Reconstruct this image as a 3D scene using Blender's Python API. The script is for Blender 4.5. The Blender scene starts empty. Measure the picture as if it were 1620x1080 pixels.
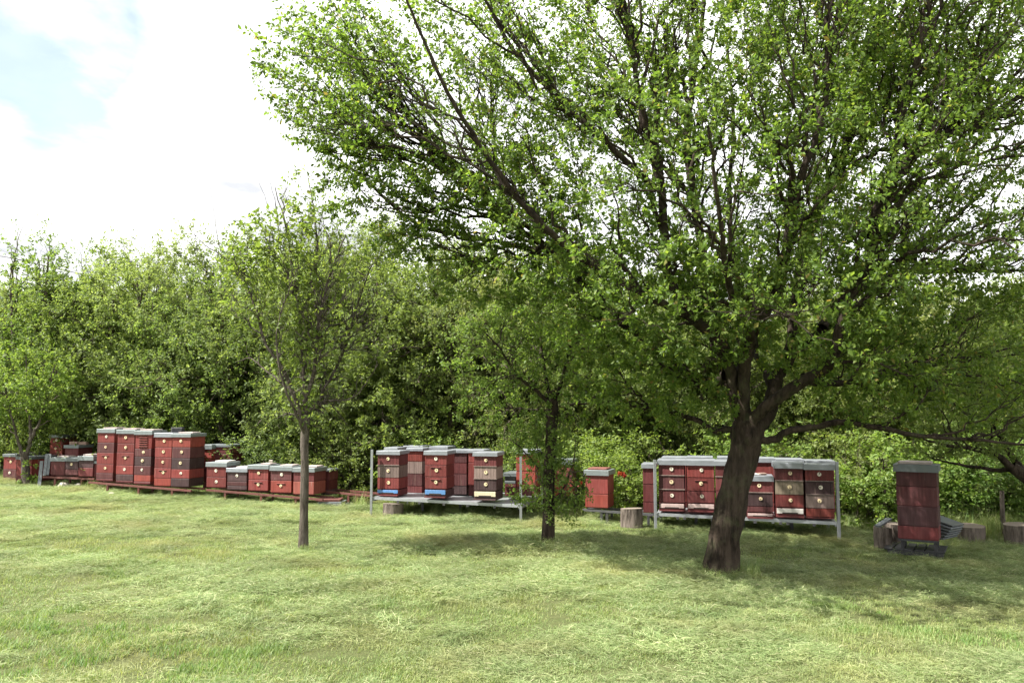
import bpy, math, random
import numpy as np
from mathutils import Vector, kdtree

random.seed(11)
rng = np.random.default_rng(7)
sc = bpy.context.scene
col = sc.collection
R = math.radians

# ------------------------------------------------------------------ camera
F = 1300.0                      # focal length in pixels of the 1620 px wide photograph
CAM = np.array([0.0, 0.0, 1.95])
PITCH = math.atan(110.0 / F)
cam_data = bpy.data.cameras.new("camera")
cam_data.sensor_width = 36.0
cam_data.lens = F / 1620.0 * 36.0
cam_data.clip_start = 0.1
cam_data.clip_end = 3000.0
cam = bpy.data.objects.new("camera", cam_data)
cam.location = CAM
cam.rotation_euler = (math.pi / 2 + PITCH, 0, 0)
col.objects.link(cam)
sc.camera = cam

# ------------------------------------------------------------------ world, sun, exposure
SUN = Vector((-0.57, -0.15, 0.79)).normalized()
elev = math.asin(SUN.z)
azim = math.atan2(SUN.x, SUN.y)
world = bpy.data.worlds.new("World")
sc.world = world
world.use_nodes = True


def build_world():
    nt = world.node_tree
    nt.nodes.clear()
    N = nt.nodes.new
    L = nt.links.new
    out = N("ShaderNodeOutputWorld")
    sky = N("ShaderNodeTexSky")
    sky.sky_type = 'NISHITA'
    sky.sun_disc = False
    sky.sun_elevation = elev
    sky.sun_rotation = azim % (2 * math.pi)
    sky.air_density = 1.0
    sky.dust_density = 1.5
    bg = N("ShaderNodeBackground")
    bg.inputs["Strength"].default_value = 0.072
    L(sky.outputs[0], bg.inputs["Color"])
    tc = N("ShaderNodeTexCoord")
    sep = N("ShaderNodeSeparateXYZ")
    L(tc.outputs["Generated"], sep.inputs[0])
    zz = N("ShaderNodeMath"); zz.operation = 'ADD'; zz.inputs[1].default_value = 0.22
    zm = N("ShaderNodeMath"); zm.operation = 'MAXIMUM'; zm.inputs[1].default_value = 0.0
    L(sep.outputs[2], zm.inputs[0]); L(zm.outputs[0], zz.inputs[0])
    dv = N("ShaderNodeVectorMath"); dv.operation = 'DIVIDE'
    cmb = N("ShaderNodeCombineXYZ")
    for i in range(3):
        L(zz.outputs[0], cmb.inputs[i])
    L(tc.outputs["Generated"], dv.inputs[0]); L(cmb.outputs[0], dv.inputs[1])
    mp = N("ShaderNodeMapping")
    mp.inputs["Location"].default_value = (1.37, 0.42, 0.0)
    L(dv.outputs[0], mp.inputs["Vector"])
    n1 = N("ShaderNodeTexNoise")
    n1.inputs["Scale"].default_value = 0.85
    n1.inputs["Detail"].default_value = 8.0
    n1.inputs["Roughness"].default_value = 0.52
    n1.inputs["Distortion"].default_value = 0.25
    L(mp.outputs[0], n1.inputs["Vector"])
    # a wide opening of blue towards the upper left
    d0 = Vector((-0.56, 0.962, 0.462)).normalized()
    dot = N("ShaderNodeVectorMath"); dot.operation = 'DOT_PRODUCT'
    nrm = N("ShaderNodeVectorMath"); nrm.operation = 'NORMALIZE'
    L(tc.outputs["Generated"], nrm.inputs[0])
    L(nrm.outputs[0], dot.inputs[0]); dot.inputs[1].default_value = d0
    gap = N("ShaderNodeMapRange")
    gap.inputs["From Min"].default_value = math.cos(R(10.4)); gap.inputs["From Max"].default_value = math.cos(R(4.5))
    gap.inputs["To Min"].default_value = 0.0; gap.inputs["To Max"].default_value = -0.36
    L(dot.outputs["Value"], gap.inputs["Value"])
    add = N("ShaderNodeMath"); add.operation = 'ADD'
    L(n1.outputs["Fac"], add.inputs[0]); L(gap.outputs[0], add.inputs[1])
    ramp = N("ShaderNodeValToRGB")
    ramp.color_ramp.elements[0].position = 0.20; ramp.color_ramp.elements[0].color = (0.20, 0.20, 0.20, 1)
    ramp.color_ramp.elements[1].position = 0.32; ramp.color_ramp.elements[1].color = (1, 1, 1, 1)
    L(add.outputs[0], ramp.inputs[0])
    n2 = N("ShaderNodeTexNoise")
    n2.inputs["Scale"].default_value = 2.1; n2.inputs["Detail"].default_value = 6.0
    L(mp.outputs[0], n2.inputs["Vector"])
    cr = N("ShaderNodeValToRGB")
    cr.color_ramp.elements[0].position = 0.33; cr.color_ramp.elements[0].color = (0.40, 0.41, 0.43, 1)
    cr.color_ramp.elements[1].position = 0.56; cr.color_ramp.elements[1].color = (1.0, 1.0, 1.0, 1)
    L(n2.outputs["Fac"], cr.inputs[0])
    bc = N("ShaderNodeBackground")
    bc.inputs["Strength"].default_value = 0.70
    L(cr.outputs[0], bc.inputs["Color"])
    mix = N("ShaderNodeMixShader")
    L(ramp.outputs[0], mix.inputs[0]); L(bg.outputs[0], mix.inputs[1]); L(bc.outputs[0], mix.inputs[2])
    L(mix.outputs[0], out.inputs["Surface"])


build_world()
sun_data = bpy.data.lights.new("sun", 'SUN')
sun_data.energy = 4.7
sun_data.angle = R(0.55)
sun_data.color = (1.0, 0.96, 0.89)
sun = bpy.data.objects.new("sun", sun_data)
sun.rotation_euler = SUN.to_track_quat('Z', 'Y').to_euler()
sun.location = (-20, -10, 30)
col.objects.link(sun)
vs = sc.view_settings
vs.view_transform = 'Standard'
vs.look = 'None'
vs.gamma = 1.0
vs.use_curve_mapping = False
vs.exposure = 1.72
sc.cycles.max_bounces = 8
sc.cycles.diffuse_bounces = 4
sc.cycles.transmission_bounces = 4
sc.cycles.glossy_bounces = 2


# ------------------------------------------------------------------ geometry of the view: pixel + distance -> place
def at(px, py, Y):
    a = (px - 810.0) / F
    b = -(py - 540.0) / F
    cp, sp = math.cos(PITCH), math.sin(PITCH)
    d = np.array([a, cp - sp * b, sp + cp * b])
    return CAM + d * (Y / d[1])


def project(p):
    d = np.asarray(p) - CAM
    cp, sp = math.cos(PITCH), math.sin(PITCH)
    yc = d[1] * cp + d[2] * sp
    zc = -d[1] * sp + d[2] * cp
    return 810 + F * d[0] / yc, 540 - F * zc / yc


_perm = rng.random((64, 64))


def vnoise(x, y):
    x = np.asarray(x, float); y = np.asarray(y, float)
    xi = np.floor(x).astype(int); yi = np.floor(y).astype(int)
    fx = x - xi; fy = y - yi
    fx = fx * fx * (3 - 2 * fx); fy = fy * fy * (3 - 2 * fy)
    g = lambda i, j: _perm[i % 64, j % 64]
    return (g(xi, yi) * (1 - fx) + g(xi + 1, yi) * fx) * (1 - fy) + (g(xi, yi + 1) * (1 - fx) + g(xi + 1, yi + 1) * fx) * fy


def gz(x, y):
    x = np.asarray(x, float); y = np.asarray(y, float)
    near = np.clip((60 - np.hypot(x, y)) / 30, 0, 1)
    return -0.02 * np.clip(x, -45, 45) + near * (0.07 * (vnoise(x * 0.45 + 9, y * 0.45 + 3) - 0.5) + 0.035 * (vnoise(x * 1.6, y * 1.6) - 0.5))


def gzf(x, y):
    return float(gz(x, y))


# ------------------------------------------------------------------ materials
def mat(name):
    m = bpy.data.materials.new(name)
    m.use_nodes = True
    nt = m.node_tree
    nt.nodes.clear()
    return m, nt, nt.nodes.new, nt.links.new


def mix_rgb(N, L, fac, a, b, blend='MIX'):
    n = N("ShaderNodeMix"); n.data_type = 'RGBA'; n.blend_type = blend
    for s, v in ((n.inputs[0], fac), (n.inputs[6], a), (n.inputs[7], b)):
        if hasattr(v, 'is_output'):
            L(v, s)
        elif isinstance(v, (int, float)):
            s.default_value = v
        else:
            s.default_value = (*v, 1)
    return n.outputs[2]


def noise(N, L, vec, scale, detail=4, rough=0.55):
    n = N("ShaderNodeTexNoise")
    n.inputs["Scale"].default_value = scale
    n.inputs["Detail"].default_value = detail
    n.inputs["Roughness"].default_value = rough
    if vec is not None:
        L(vec, n.inputs["Vector"])
    return n.outputs["Fac"]


def ramp(N, L, fac, stops):
    r = N("ShaderNodeValToRGB")
    e = r.color_ramp.elements
    while len(e) < len(stops):
        e.new(0.5)
    for i, (p, c) in enumerate(stops):
        e[i].position = p
        e[i].color = (*c, 1) if not isinstance(c, (int, float)) else (c, c, c, 1)
    L(fac, r.inputs[0])
    return r.outputs[0]


def bump(N, L, h, strength, dist=0.01):
    b = N("ShaderNodeBump")
    b.inputs["Strength"].default_value = strength
    b.inputs["Distance"].default_value = dist
    L(h, b.inputs["Height"])
    return b.outputs[0]


def stretch(N, L, scale, coord="Object"):
    tc = N("ShaderNodeTexCoord")
    mp = N("ShaderNodeMapping")
    mp.inputs["Scale"].default_value = scale
    L(tc.outputs[coord], mp.inputs[0])
    return mp.outputs[0]


def paint(name, c, wear=0.35, wood=(0.30, 0.22, 0.17), rough=0.62, var=0.35):
    """painted softwood: brush grain, faded patches, bare wood showing in places"""
    c = tuple(x * 0.68 for x in c); wood = tuple(x * 0.75 for x in wood)
    m, nt, N, L = mat(name)
    out = N("ShaderNodeOutputMaterial"); p = N("ShaderNodeBsdfPrincipled")
    oi = N("ShaderNodeObjectInfo")
    tc = N("ShaderNodeTexCoord")
    ad = N("ShaderNodeVectorMath"); ad.operation = 'ADD'
    sc_ = N("ShaderNodeVectorMath"); sc_.operation = 'SCALE'
    cmb = N("ShaderNodeCombineXYZ")
    for i in range(3):
        L(oi.outputs["Random"], cmb.inputs[i])
    L(cmb.outputs[0], sc_.inputs[0]); sc_.inputs["Scale"].default_value = 37.0
    L(tc.outputs["Object"], ad.inputs[0]); L(sc_.outputs[0], ad.inputs[1])
    mp = N("ShaderNodeMapping"); mp.inputs["Scale"].default_value = (30, 30, 3.2)
    L(ad.outputs[0], mp.inputs[0])
    g = noise(N, L, mp.outputs[0], 1.0, 5)
    f = noise(N, L, ad.outputs[0], 5.0, 5)
    w = noise(N, L, mp.outputs[0], 0.55, 6, 0.7)
    dark = tuple(x * (1 - var) for x in c)
    lite = tuple(min(1, x * (1 + 0.5 * var) + 0.012) for x in c)
    base = mix_rgb(N, L, ramp(N, L, g, [(0.3, 0.0), (0.7, 1.0)]), dark, lite)
    base = mix_rgb(N, L, ramp(N, L, f, [(0.35, 0.0), (0.75, 0.45)]), base, tuple(x * 0.8 + 0.035 for x in c))
    base = mix_rgb(N, L, ramp(N, L, w, [(0.60, 0.0), (0.76, wear)]), base, wood)
    rv = N("ShaderNodeMapRange")
    rv.inputs["To Min"].default_value = 0.72; rv.inputs["To Max"].default_value = 1.18
    L(oi.outputs["Random"], rv.inputs["Value"])
    hs = N("ShaderNodeHueSaturation"); L(base, hs.inputs["Color"]); L(rv.outputs[0], hs.inputs["Value"])
    L(hs.outputs[0], p.inputs["Base Color"])
    p.inputs["Roughness"].default_value = rough
    p.inputs["Specular IOR Level"].default_value = 0.3
    L(bump(N, L, g, 0.35, 0.004), p.inputs["Normal"])
    L(p.outputs[0], out.inputs[0])
    return m


def metal(name, c, rough=0.5, metallic=0.35, rust=0.2):
    m, nt, N, L = mat(name)
    out = N("ShaderNodeOutputMaterial"); p = N("ShaderNodeBsdfPrincipled")
    v = stretch(N, L, (1, 1, 1))
    a = noise(N, L, v, 9.0, 5); b = noise(N, L, v, 3.0, 6, 0.7)
    base = mix_rgb(N, L, a, tuple(x * 0.72 for x in c), tuple(min(1, x * 1.15) for x in c))
    base = mix_rgb(N, L, ramp(N, L, b, [(0.52, 0.0), (0.72, rust)]), base, (0.20, 0.17, 0.13))
    L(base, p.inputs["Base Color"])
    p.inputs["Metallic"].default_value = metallic
    L(ramp(N, L, a, [(0.3, rough * 0.8), (0.7, min(1, rough * 1.25))]), p.inputs["Roughness"])
    L(bump(N, L, a, 0.15, 0.004), p.inputs["Normal"])
    L(p.outputs[0], out.inputs[0])
    return m


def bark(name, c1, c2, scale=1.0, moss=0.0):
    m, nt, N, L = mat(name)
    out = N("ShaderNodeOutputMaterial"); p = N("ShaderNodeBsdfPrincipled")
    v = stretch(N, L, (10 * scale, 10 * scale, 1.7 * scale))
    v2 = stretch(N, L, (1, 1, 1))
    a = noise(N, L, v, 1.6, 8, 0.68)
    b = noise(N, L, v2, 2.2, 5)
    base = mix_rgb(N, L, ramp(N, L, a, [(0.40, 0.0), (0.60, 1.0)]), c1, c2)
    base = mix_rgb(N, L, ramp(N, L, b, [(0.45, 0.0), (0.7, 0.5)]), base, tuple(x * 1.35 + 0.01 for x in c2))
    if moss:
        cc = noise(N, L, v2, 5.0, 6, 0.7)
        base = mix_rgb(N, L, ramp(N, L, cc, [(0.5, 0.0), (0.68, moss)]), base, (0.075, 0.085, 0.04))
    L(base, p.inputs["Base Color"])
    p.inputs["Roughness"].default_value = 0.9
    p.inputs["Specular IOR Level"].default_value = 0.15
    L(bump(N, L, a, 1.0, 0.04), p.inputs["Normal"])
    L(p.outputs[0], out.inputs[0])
    return m


def leafy(name, stops, trans=0.35, rough=0.5, patch=0.45, spec=0.35, drift=None):
    """leaves: colour differs from leaf to leaf and from bough to bough, light passes through"""
    m, nt, N, L = mat(name)
    out = N("ShaderNodeOutputMaterial"); p = N("ShaderNodeBsdfPrincipled")
    g = N("ShaderNodeNewGeometry")
    c = ramp(N, L, g.outputs["Random Per Island"], stops)
    v = stretch(N, L, (1, 1, 1))
    if drift:
        v = g.outputs["Position"]
        dn = noise(N, L, v, 0.55, 5, 0.6)
        c = mix_rgb(N, L, ramp(N, L, dn, [(0.50, 0.0), (0.66, 0.55)]), c, drift)
    b = noise(N, L, v, patch, 3)
    hs = N("ShaderNodeHueSaturation")
    oi = N("ShaderNodeObjectInfo")
    mr = N("ShaderNodeMapRange"); mr.inputs["From Min"].default_value = 0.3; mr.inputs["From Max"].default_value = 0.7
    mr.inputs["To Min"].default_value = 0.78; mr.inputs["To Max"].default_value = 1.25
    ov = N("ShaderNodeMath"); ov.operation = 'MULTIPLY_ADD'; ov.inputs[1].default_value = 0.30; ov.inputs[2].default_value = 0.85
    ow = N("ShaderNodeTexWhiteNoise"); ow.noise_dimensions = '1D'
    L(oi.outputs["Random"], ow.inputs["W"]); L(ow.outputs["Value"], ov.inputs[0])
    om = N("ShaderNodeMath"); om.operation = 'MULTIPLY'; L(ov.outputs[0], om.inputs[1])
    L(b, mr.inputs["Value"]); L(mr.outputs[0], om.inputs[0]); L(om.outputs[0], hs.inputs["Value"])
    hr = N("ShaderNodeMapRange"); hr.inputs["To Min"].default_value = 0.482; hr.inputs["To Max"].default_value = 0.508
    L(oi.outputs["Random"], hr.inputs["Value"]); L(hr.outputs[0], hs.inputs["Hue"])
    L(c, hs.inputs["Color"])
    L(hs.outputs[0], p.inputs["Base Color"])
    p.inputs["Roughness"].default_value = rough
    p.inputs["Specular IOR Level"].default_value = spec
    tr = N("ShaderNodeBsdfTranslucent")
    tcol = mix_rgb(N, L, 1.0, hs.outputs[0], (1.0, 1.0, 0.55), 'MULTIPLY')
    gm = N("ShaderNodeHueSaturation"); gm.inputs["Value"].default_value = 2.2; L(tcol, gm.inputs["Color"])
    L(gm.outputs[0], tr.inputs["Color"])
    mx = N("ShaderNodeMixShader"); mx.inputs[0].default_value = trans
    L(p.outputs[0], mx.inputs[1]); L(tr.outputs[0], mx.inputs[2])
    L(mx.outputs[0], out.inputs[0])
    return m


RED = paint("paint_red", (0.23, 0.033, 0.027), 0.5)
ORANGE = paint("paint_orange_red", (0.30, 0.045, 0.028), 0.45)
DKRED = paint("paint_dark_red", (0.16, 0.027, 0.027), 0.5)
BROWN = paint("paint_red_brown", (0.12, 0.030, 0.030), 0.5)
DKBROWN = paint("paint_dark_brown", (0.068, 0.029, 0.030), 0.55)
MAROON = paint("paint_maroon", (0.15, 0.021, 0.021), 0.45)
DEEP_SHADED = paint("paint_maroon_shaded", (0.095, 0.016, 0.017), 0.4)  # maroon darkened to hold the deep shade on the lone right hive
DEEPER_SHADED = paint("paint_maroon_shaded_darker", (0.062, 0.014, 0.016), 0.4)  # darker step of the same maroon, shade mixed into the colour
WORN = paint("paint_worn_red", (0.34, 0.085, 0.060), 0.9, (0.42, 0.30, 0.24))
GREIGE = paint("weathered_greige", (0.27, 0.19, 0.165), 0.8, (0.20, 0.13, 0.11))
BEIGE = paint("weathered_beige", (0.36, 0.285, 0.20), 0.6, (0.22, 0.13, 0.09))
ROSE = paint("paint_pale_rose", (0.62, 0.47, 0.44), 0.4, (0.35, 0.2, 0.17), var=0.15)
WHITE = paint("paint_white", (0.72, 0.69, 0.64), 0.3, (0.4, 0.33, 0.28), var=0.12)
CREAM = paint("paint_cream", (0.66, 0.58, 0.40), 0.3, (0.4, 0.3, 0.2), var=0.15)
BLUE = paint("paint_blue", (0.10, 0.26, 0.55), 0.3, (0.35, 0.35, 0.4), var=0.2)
SLATE = paint("paint_slate_blue", (0.13, 0.15, 0.30), 0.3, var=0.2)
RAILRED = paint("rail_red_brown", (0.20, 0.065, 0.050), 0.6, (0.25, 0.16, 0.12))
LATH = paint("lath_pale", (0.30, 0.22, 0.19), 0.5, (0.2, 0.14, 0.12))
GREYWOOD = paint("grey_board", (0.20, 0.22, 0.23), 0.5, (0.28, 0.25, 0.21))
DARKWOOD = paint("dark_board", (0.055, 0.055, 0.058), 0.5, (0.12, 0.10, 0.09))
ROOF = metal("sheet_roof", (0.19, 0.216, 0.22), 0.45, 0.3, 0.25)
ROOFD = metal("sheet_roof_dull", (0.125, 0.143, 0.148), 0.55, 0.3, 0.4)
ROOFL = metal("sheet_roof_bright", (0.25, 0.268, 0.292), 0.4, 0.35, 0.1)
STEEL = metal("galvanised_steel", (0.34, 0.355, 0.37), 0.42, 0.55, 0.12)
STEELD = metal("dark_steel", (0.10, 0.10, 0.105), 0.5, 0.5, 0.2)
DISC = metal("disc_cream", (0.66, 0.54, 0.33), 0.5, 0.0, 0.05)
DISCW = metal("disc_pale", (0.68, 0.62, 0.50), 0.5, 0.0, 0.05)
HOLE_SHADE = metal("hole_shade", (0.03, 0.022, 0.018), 0.9, 0.0, 0.0)  # near-black colour standing in for the shade inside slots, gaps and holes
SLAB = metal("stone_slab", (0.34, 0.285, 0.265), 0.9, 0.0, 0.3)
BRICK = metal("brick_clay", (0.30, 0.20, 0.16), 0.9, 0.0, 0.3)
STONE = metal("pale_stone", (0.42, 0.38, 0.32), 0.9, 0.0, 0.4)
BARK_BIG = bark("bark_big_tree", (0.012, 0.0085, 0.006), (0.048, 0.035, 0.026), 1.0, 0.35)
BARK_SMALL = bark("bark_small_tree", (0.045, 0.036, 0.028), (0.125, 0.105, 0.088), 1.6, 0.2)
BARK_HEDGE = bark("bark_hedge", (0.035, 0.028, 0.022), (0.10, 0.08, 0.062), 1.0, 0.3)
TWIG_GREY = bark("bark_grey_twig", (0.045, 0.037, 0.032), (0.115, 0.097, 0.082), 2.0)
TWIG_PALE = bark("bark_pale_twig", (0.14, 0.12, 0.10), (0.28, 0.25, 0.21), 2.0)
STUMPW = bark("stump_grey", (0.065, 0.052, 0.043), (0.175, 0.145, 0.122), 1.2)
LEAF_BIG = leafy("leaves_big_tree", [(0.0, (0.069, 0.119, 0.023)), (0.45, (0.102, 0.162, 0.031)), (0.85, (0.141, 0.200, 0.039)), (0.97, (0.161, 0.211, 0.041)), (1.0, (0.208, 0.151, 0.054))], 0.45, spec=0.25)
LEAF_HEDGE = leafy("leaves_hedge", [(0.0, (0.087, 0.129, 0.040)), (0.5, (0.125, 0.170, 0.047)), (1.0, (0.162, 0.206, 0.060))], 0.48, spec=0.2)
LEAF_DARK = leafy("leaves_dark_hedge", [(0.0, (0.088, 0.128, 0.040)), (0.5, (0.119, 0.166, 0.051)), (1.0, (0.154, 0.199, 0.065))], 0.45, spec=0.2)
LEAF_FRESH = leafy("leaves_fresh", [(0.0, (0.082, 0.143, 0.030)), (0.5, (0.119, 0.191, 0.044)), (1.0, (0.164, 0.228, 0.058))], 0.42, spec=0.25)
LEAF_PALE = leafy("leaves_pale_hedge", [(0.0, (0.105, 0.140, 0.050)), (0.5, (0.142, 0.180, 0.065)), (1.0, (0.180, 0.212, 0.082))], 0.45, spec=0.2)
PETAL = leafy("petals_red", [(0.0, (0.24, 0.035, 0.020)), (1.0, (0.30, 0.07, 0.04))], 0.3)
GRASS = leafy("grass_blades", [(0.0, (0.089, 0.148, 0.039)), (0.45, (0.140, 0.201, 0.062)), (0.8, (0.200, 0.250, 0.092)), (1.0, (0.276, 0.284, 0.139))], 0.25, 0.55, 0.6, 0.25, drift=(0.238, 0.222, 0.092))
GRASS_FRESH = leafy("grass_fresh_blades", [(0.0, (0.073, 0.139, 0.031)), (0.6, (0.112, 0.188, 0.047)), (1.0, (0.185, 0.246, 0.076))], 0.28, 0.5, 0.6, 0.3)
HAY = leafy("grass_cuttings", [(0.0, (0.099, 0.151, 0.053)), (0.5, (0.167, 0.226, 0.090)), (0.9, (0.255, 0.298, 0.144)), (1.0, (0.413, 0.401, 0.249))], 0.22, 0.6, 0.8, 0.25, drift=(0.238, 0.222, 0.092))


def ground_material():
    m, nt, N, L = mat("lawn_soil")
    out = N("ShaderNodeOutputMaterial"); p = N("ShaderNodeBsdfPrincipled")
    v = stretch(N, L, (1, 1, 1))
    a = noise(N, L, v, 0.35, 6); b = noise(N, L, v, 9.0, 8, 0.7); c = noise(N, L, v, 46.0, 4, 0.7)
    base = mix_rgb(N, L, ramp(N, L, a, [(0.4, 0.0), (0.62, 1.0)]), (0.065, 0.090, 0.028), (0.105, 0.120, 0.048))
    base = mix_rgb(N, L, ramp(N, L, b, [(0.35, 0.0), (0.7, 0.7)]), base, (0.115, 0.115, 0.052))
    base = mix_rgb(N, L, ramp(N, L, c, [(0.3, 0.55), (0.55, 0.0)]), base, (0.040, 0.045, 0.018))
    L(base, p.inputs["Base Color"])
    p.inputs["Roughness"].default_value = 0.95
    p.inputs["Specular IOR Level"].default_value = 0.1
    L(bump(N, L, c, 0.8, 0.03), p.inputs["Normal"])
    L(p.outputs[0], out.inputs[0])
    return m


def hill_material():
    m, nt, N, L = mat("wooded_hill")
    out = N("ShaderNodeOutputMaterial"); p = N("ShaderNodeBsdfPrincipled")
    v = stretch(N, L, (1, 1, 1))
    a = noise(N, L, v, 0.12, 8, 0.7)
    L(mix_rgb(N, L, ramp(N, L, a, [(0.35, 0.0), (0.65, 1.0)]), (0.03, 0.055, 0.03), (0.075, 0.11, 0.05)), p.inputs["Base Color"])
    p.inputs["Roughness"].default_value = 1.0
    L(bump(N, L, a, 1.0, 4.0), p.inputs["Normal"])
    L(p.outputs[0], out.inputs[0])
    return m


# ------------------------------------------------------------------ object helpers
def link(o, parent=None):
    col.objects.link(o)
    if parent is not None:
        o.parent = parent
    return o


def tag(o, label=None, cat=None, group=None, kind=None):
    if label: o["label"] = label
    if cat: o["category"] = cat
    if group: o["group"] = group
    if kind: o["kind"] = kind
    return o


def empty(name, loc, rz=0.0):
    o = bpy.data.objects.new(name, None)
    o.empty_display_size = 0.1
    o.location = [float(c) for c in loc]
    o.rotation_euler = (0, 0, rz)
    return link(o)


def copy_tree(o, parent=None):
    c = o.copy()
    col.objects.link(c)
    c.parent = parent
    for ch in list(o.children):
        copy_tree(ch, c)
    return c


class MB:
    """collects simple solids; build() links them as one mesh object"""
    def __init__(self):
        self.v = []; self.f = []

    def box(self, x0, x1, y0, y1, z0, z1):
        n = len(self.v)
        self.v += [(x0, y0, z0), (x1, y0, z0), (x1, y1, z0), (x0, y1, z0), (x0, y0, z1), (x1, y0, z1), (x1, y1, z1), (x0, y1, z1)]
        self.f += [tuple(n + i for i in q) for q in ((0, 3, 2, 1), (4, 5, 6, 7), (0, 1, 5, 4), (1, 2, 6, 5), (2, 3, 7, 6), (3, 0, 4, 7))]
        return self

    def chamfer_box(self, x0, x1, y0, y1, z0, z1, c=0.006):
        n = len(self.v)
        def ring(i, z):
            return [(x0 + i, y0 + i, z), (x1 - i, y0 + i, z), (x1 - i, y1 - i, z), (x0 + i, y1 - i, z)]
        self.v += ring(c, z0) + ring(0, z0 + c) + ring(0, z1 - c) + ring(c, z1)
        self.f.append((n + 3, n + 2, n + 1, n)); self.f.append((n + 12, n + 13, n + 14, n + 15))
        for k in range(3):
            for i in range(4):
                j = (i + 1) % 4
                self.f.append((n + 4 * k + i, n + 4 * k + j, n + 4 * k + 4 + j, n + 4 * k + 4 + i))
        return self

    def bar(self, a, b, w, h=None):
        """a square bar from a to b"""
        a = Vector(a); b = Vector(b); h = h or w
        d = (b - a).normalized()
        s = d.cross(Vector((0, 0, 1)))
        if s.length < 1e-3: s = Vector((1, 0, 0))
        s.normalize(); u = s.cross(d)
        n = len(self.v)
        for p in (a, b):
            for i, j in ((-1, -1), (1, -1), (1, 1), (-1, 1)):
                self.v.append(tuple(p + s * (i * w / 2) + u * (j * h / 2)))
        self.f += [(n, n + 3, n + 2, n + 1), (n + 4, n + 5, n + 6, n + 7)]
        for i in range(4):
            j = (i + 1) % 4
            self.f.append((n + i, n + j, n + 4 + j, n + 4 + i))
        return self

    def disc(self, cx, cz, y, r, t, n=14):
        """a short cylinder whose axis points to the front (-y)"""
        k = len(self.v)
        for yy in (y, y - t):
            for i in range(n):
                a = 2 * math.pi * i / n
                self.v.append((cx + r * math.cos(a), yy, cz + r * math.sin(a)))
        self.f.append(tuple(k + n + i for i in range(n)))
        self.f.append(tuple(k + i for i in reversed(range(n))))
        for i in range(n):
            j = (i + 1) % n
            self.f.append((k + i, k + j, k + n + j, k + n + i))
        return self

    def build(self, name, m, parent=None, smooth=False):
        me = bpy.data.meshes.new(name)
        me.from_pydata(self.v, [], self.f)
        me.materials.append(m)
        if smooth:
            me.polygons.foreach_set("use_smooth", [True] * len(me.polygons))
        me.update()
        return link(bpy.data.objects.new(name, me), parent)


def mesh_np(name, V, faces_tri=None, faces_quad=None, m=None, parent=None, smooth=False, do_link=True):
    V = np.asarray(V, np.float32).reshape(-1, 3)
    me = bpy.data.meshes.new(name)
    me.vertices.add(len(V))
    me.vertices.foreach_set("co", V.ravel())
    loops = []; sizes = []
    if faces_tri is not None and len(faces_tri):
        loops.append(np.asarray(faces_tri, np.int32).ravel()); sizes.append(np.full(len(faces_tri), 3, np.int32))
    if faces_quad is not None and len(faces_quad):
        loops.append(np.asarray(faces_quad, np.int32).ravel()); sizes.append(np.full(len(faces_quad), 4, np.int32))
    loops = np.concatenate(loops); sizes = np.concatenate(sizes)
    me.loops.add(len(loops))
    me.loops.foreach_set("vertex_index", loops)
    me.polygons.add(len(sizes))
    starts = np.concatenate([[0], np.cumsum(sizes)[:-1]]).astype(np.int32)
    me.polygons.foreach_set("loop_start", starts)
    if smooth:
        me.polygons.foreach_set("use_smooth", np.ones(len(sizes), bool))
    me.update(calc_edges=True)
    if m: me.materials.append(m)
    o = bpy.data.objects.new(name, me)
    if do_link: link(o, parent)
    return o


# ------------------------------------------------------------------ ground and hills
def build_ground():
    xs = np.concatenate([[-600, -300, -150, -80, -50, -35, -28], np.arange(-24, 20.01, 0.16), [24, 30, 40, 60, 100, 200, 600]])
    ys = np.concatenate([[-200, -80, -30, -10, -2], np.arange(2, 24.01, 0.16), [26, 28, 31, 35, 42, 55, 80, 130, 260, 600, 1200]])
    X, Y = np.meshgrid(xs, ys)
    V = np.stack([X, Y, gz(X, Y)], -1).reshape(-1, 3)
    nx, ny = len(xs), len(ys)
    i = np.arange(nx - 1)[None, :] + nx * np.arange(ny - 1)[:, None]
    q = np.stack([i, i + 1, i + 1 + nx, i + nx], -1).reshape(-1, 4)
    tag(mesh_np("ground", V, None, q, ground_material(), smooth=True), kind="structure")
    # wooded hills far behind
    hm = hill_material()
    for yd, h0, seed in ((420, 62, 3), (700, 120, 8)):
        t = np.linspace(-1.5, 1.5, 160)
        rows = []
        for k, fr in enumerate(np.linspace(0, 1, 14)):
            prof = h0 * (0.72 + 0.5 * vnoise(t * 2.2 + seed, t * 0 + seed) + 0.06 * vnoise(t * 30 + seed, t * 0 + k))
            rows.append(np.stack([t * yd, np.full_like(t, yd + fr * 160), -4 + prof * math.sin(fr * math.pi / 2) ** 0.8 + 2.0 * vnoise(t * 60, t * 0 + k * 3.3)], -1))
        V = np.concatenate(rows)
        n = len(t)
        i = np.arange(n - 1)[None, :] + n * np.arange(13)[:, None]
        q = np.stack([i, i + 1, i + 1 + n, i + n], -1).reshape(-1, 4)
        tag(mesh_np("hill", V, None, q, hm, smooth=True), kind="structure")


build_ground()


# ------------------------------------------------------------------ trees
def nrm(a):
    return a / np.maximum(np.linalg.norm(a, axis=-1, keepdims=True), 1e-9)


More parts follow.
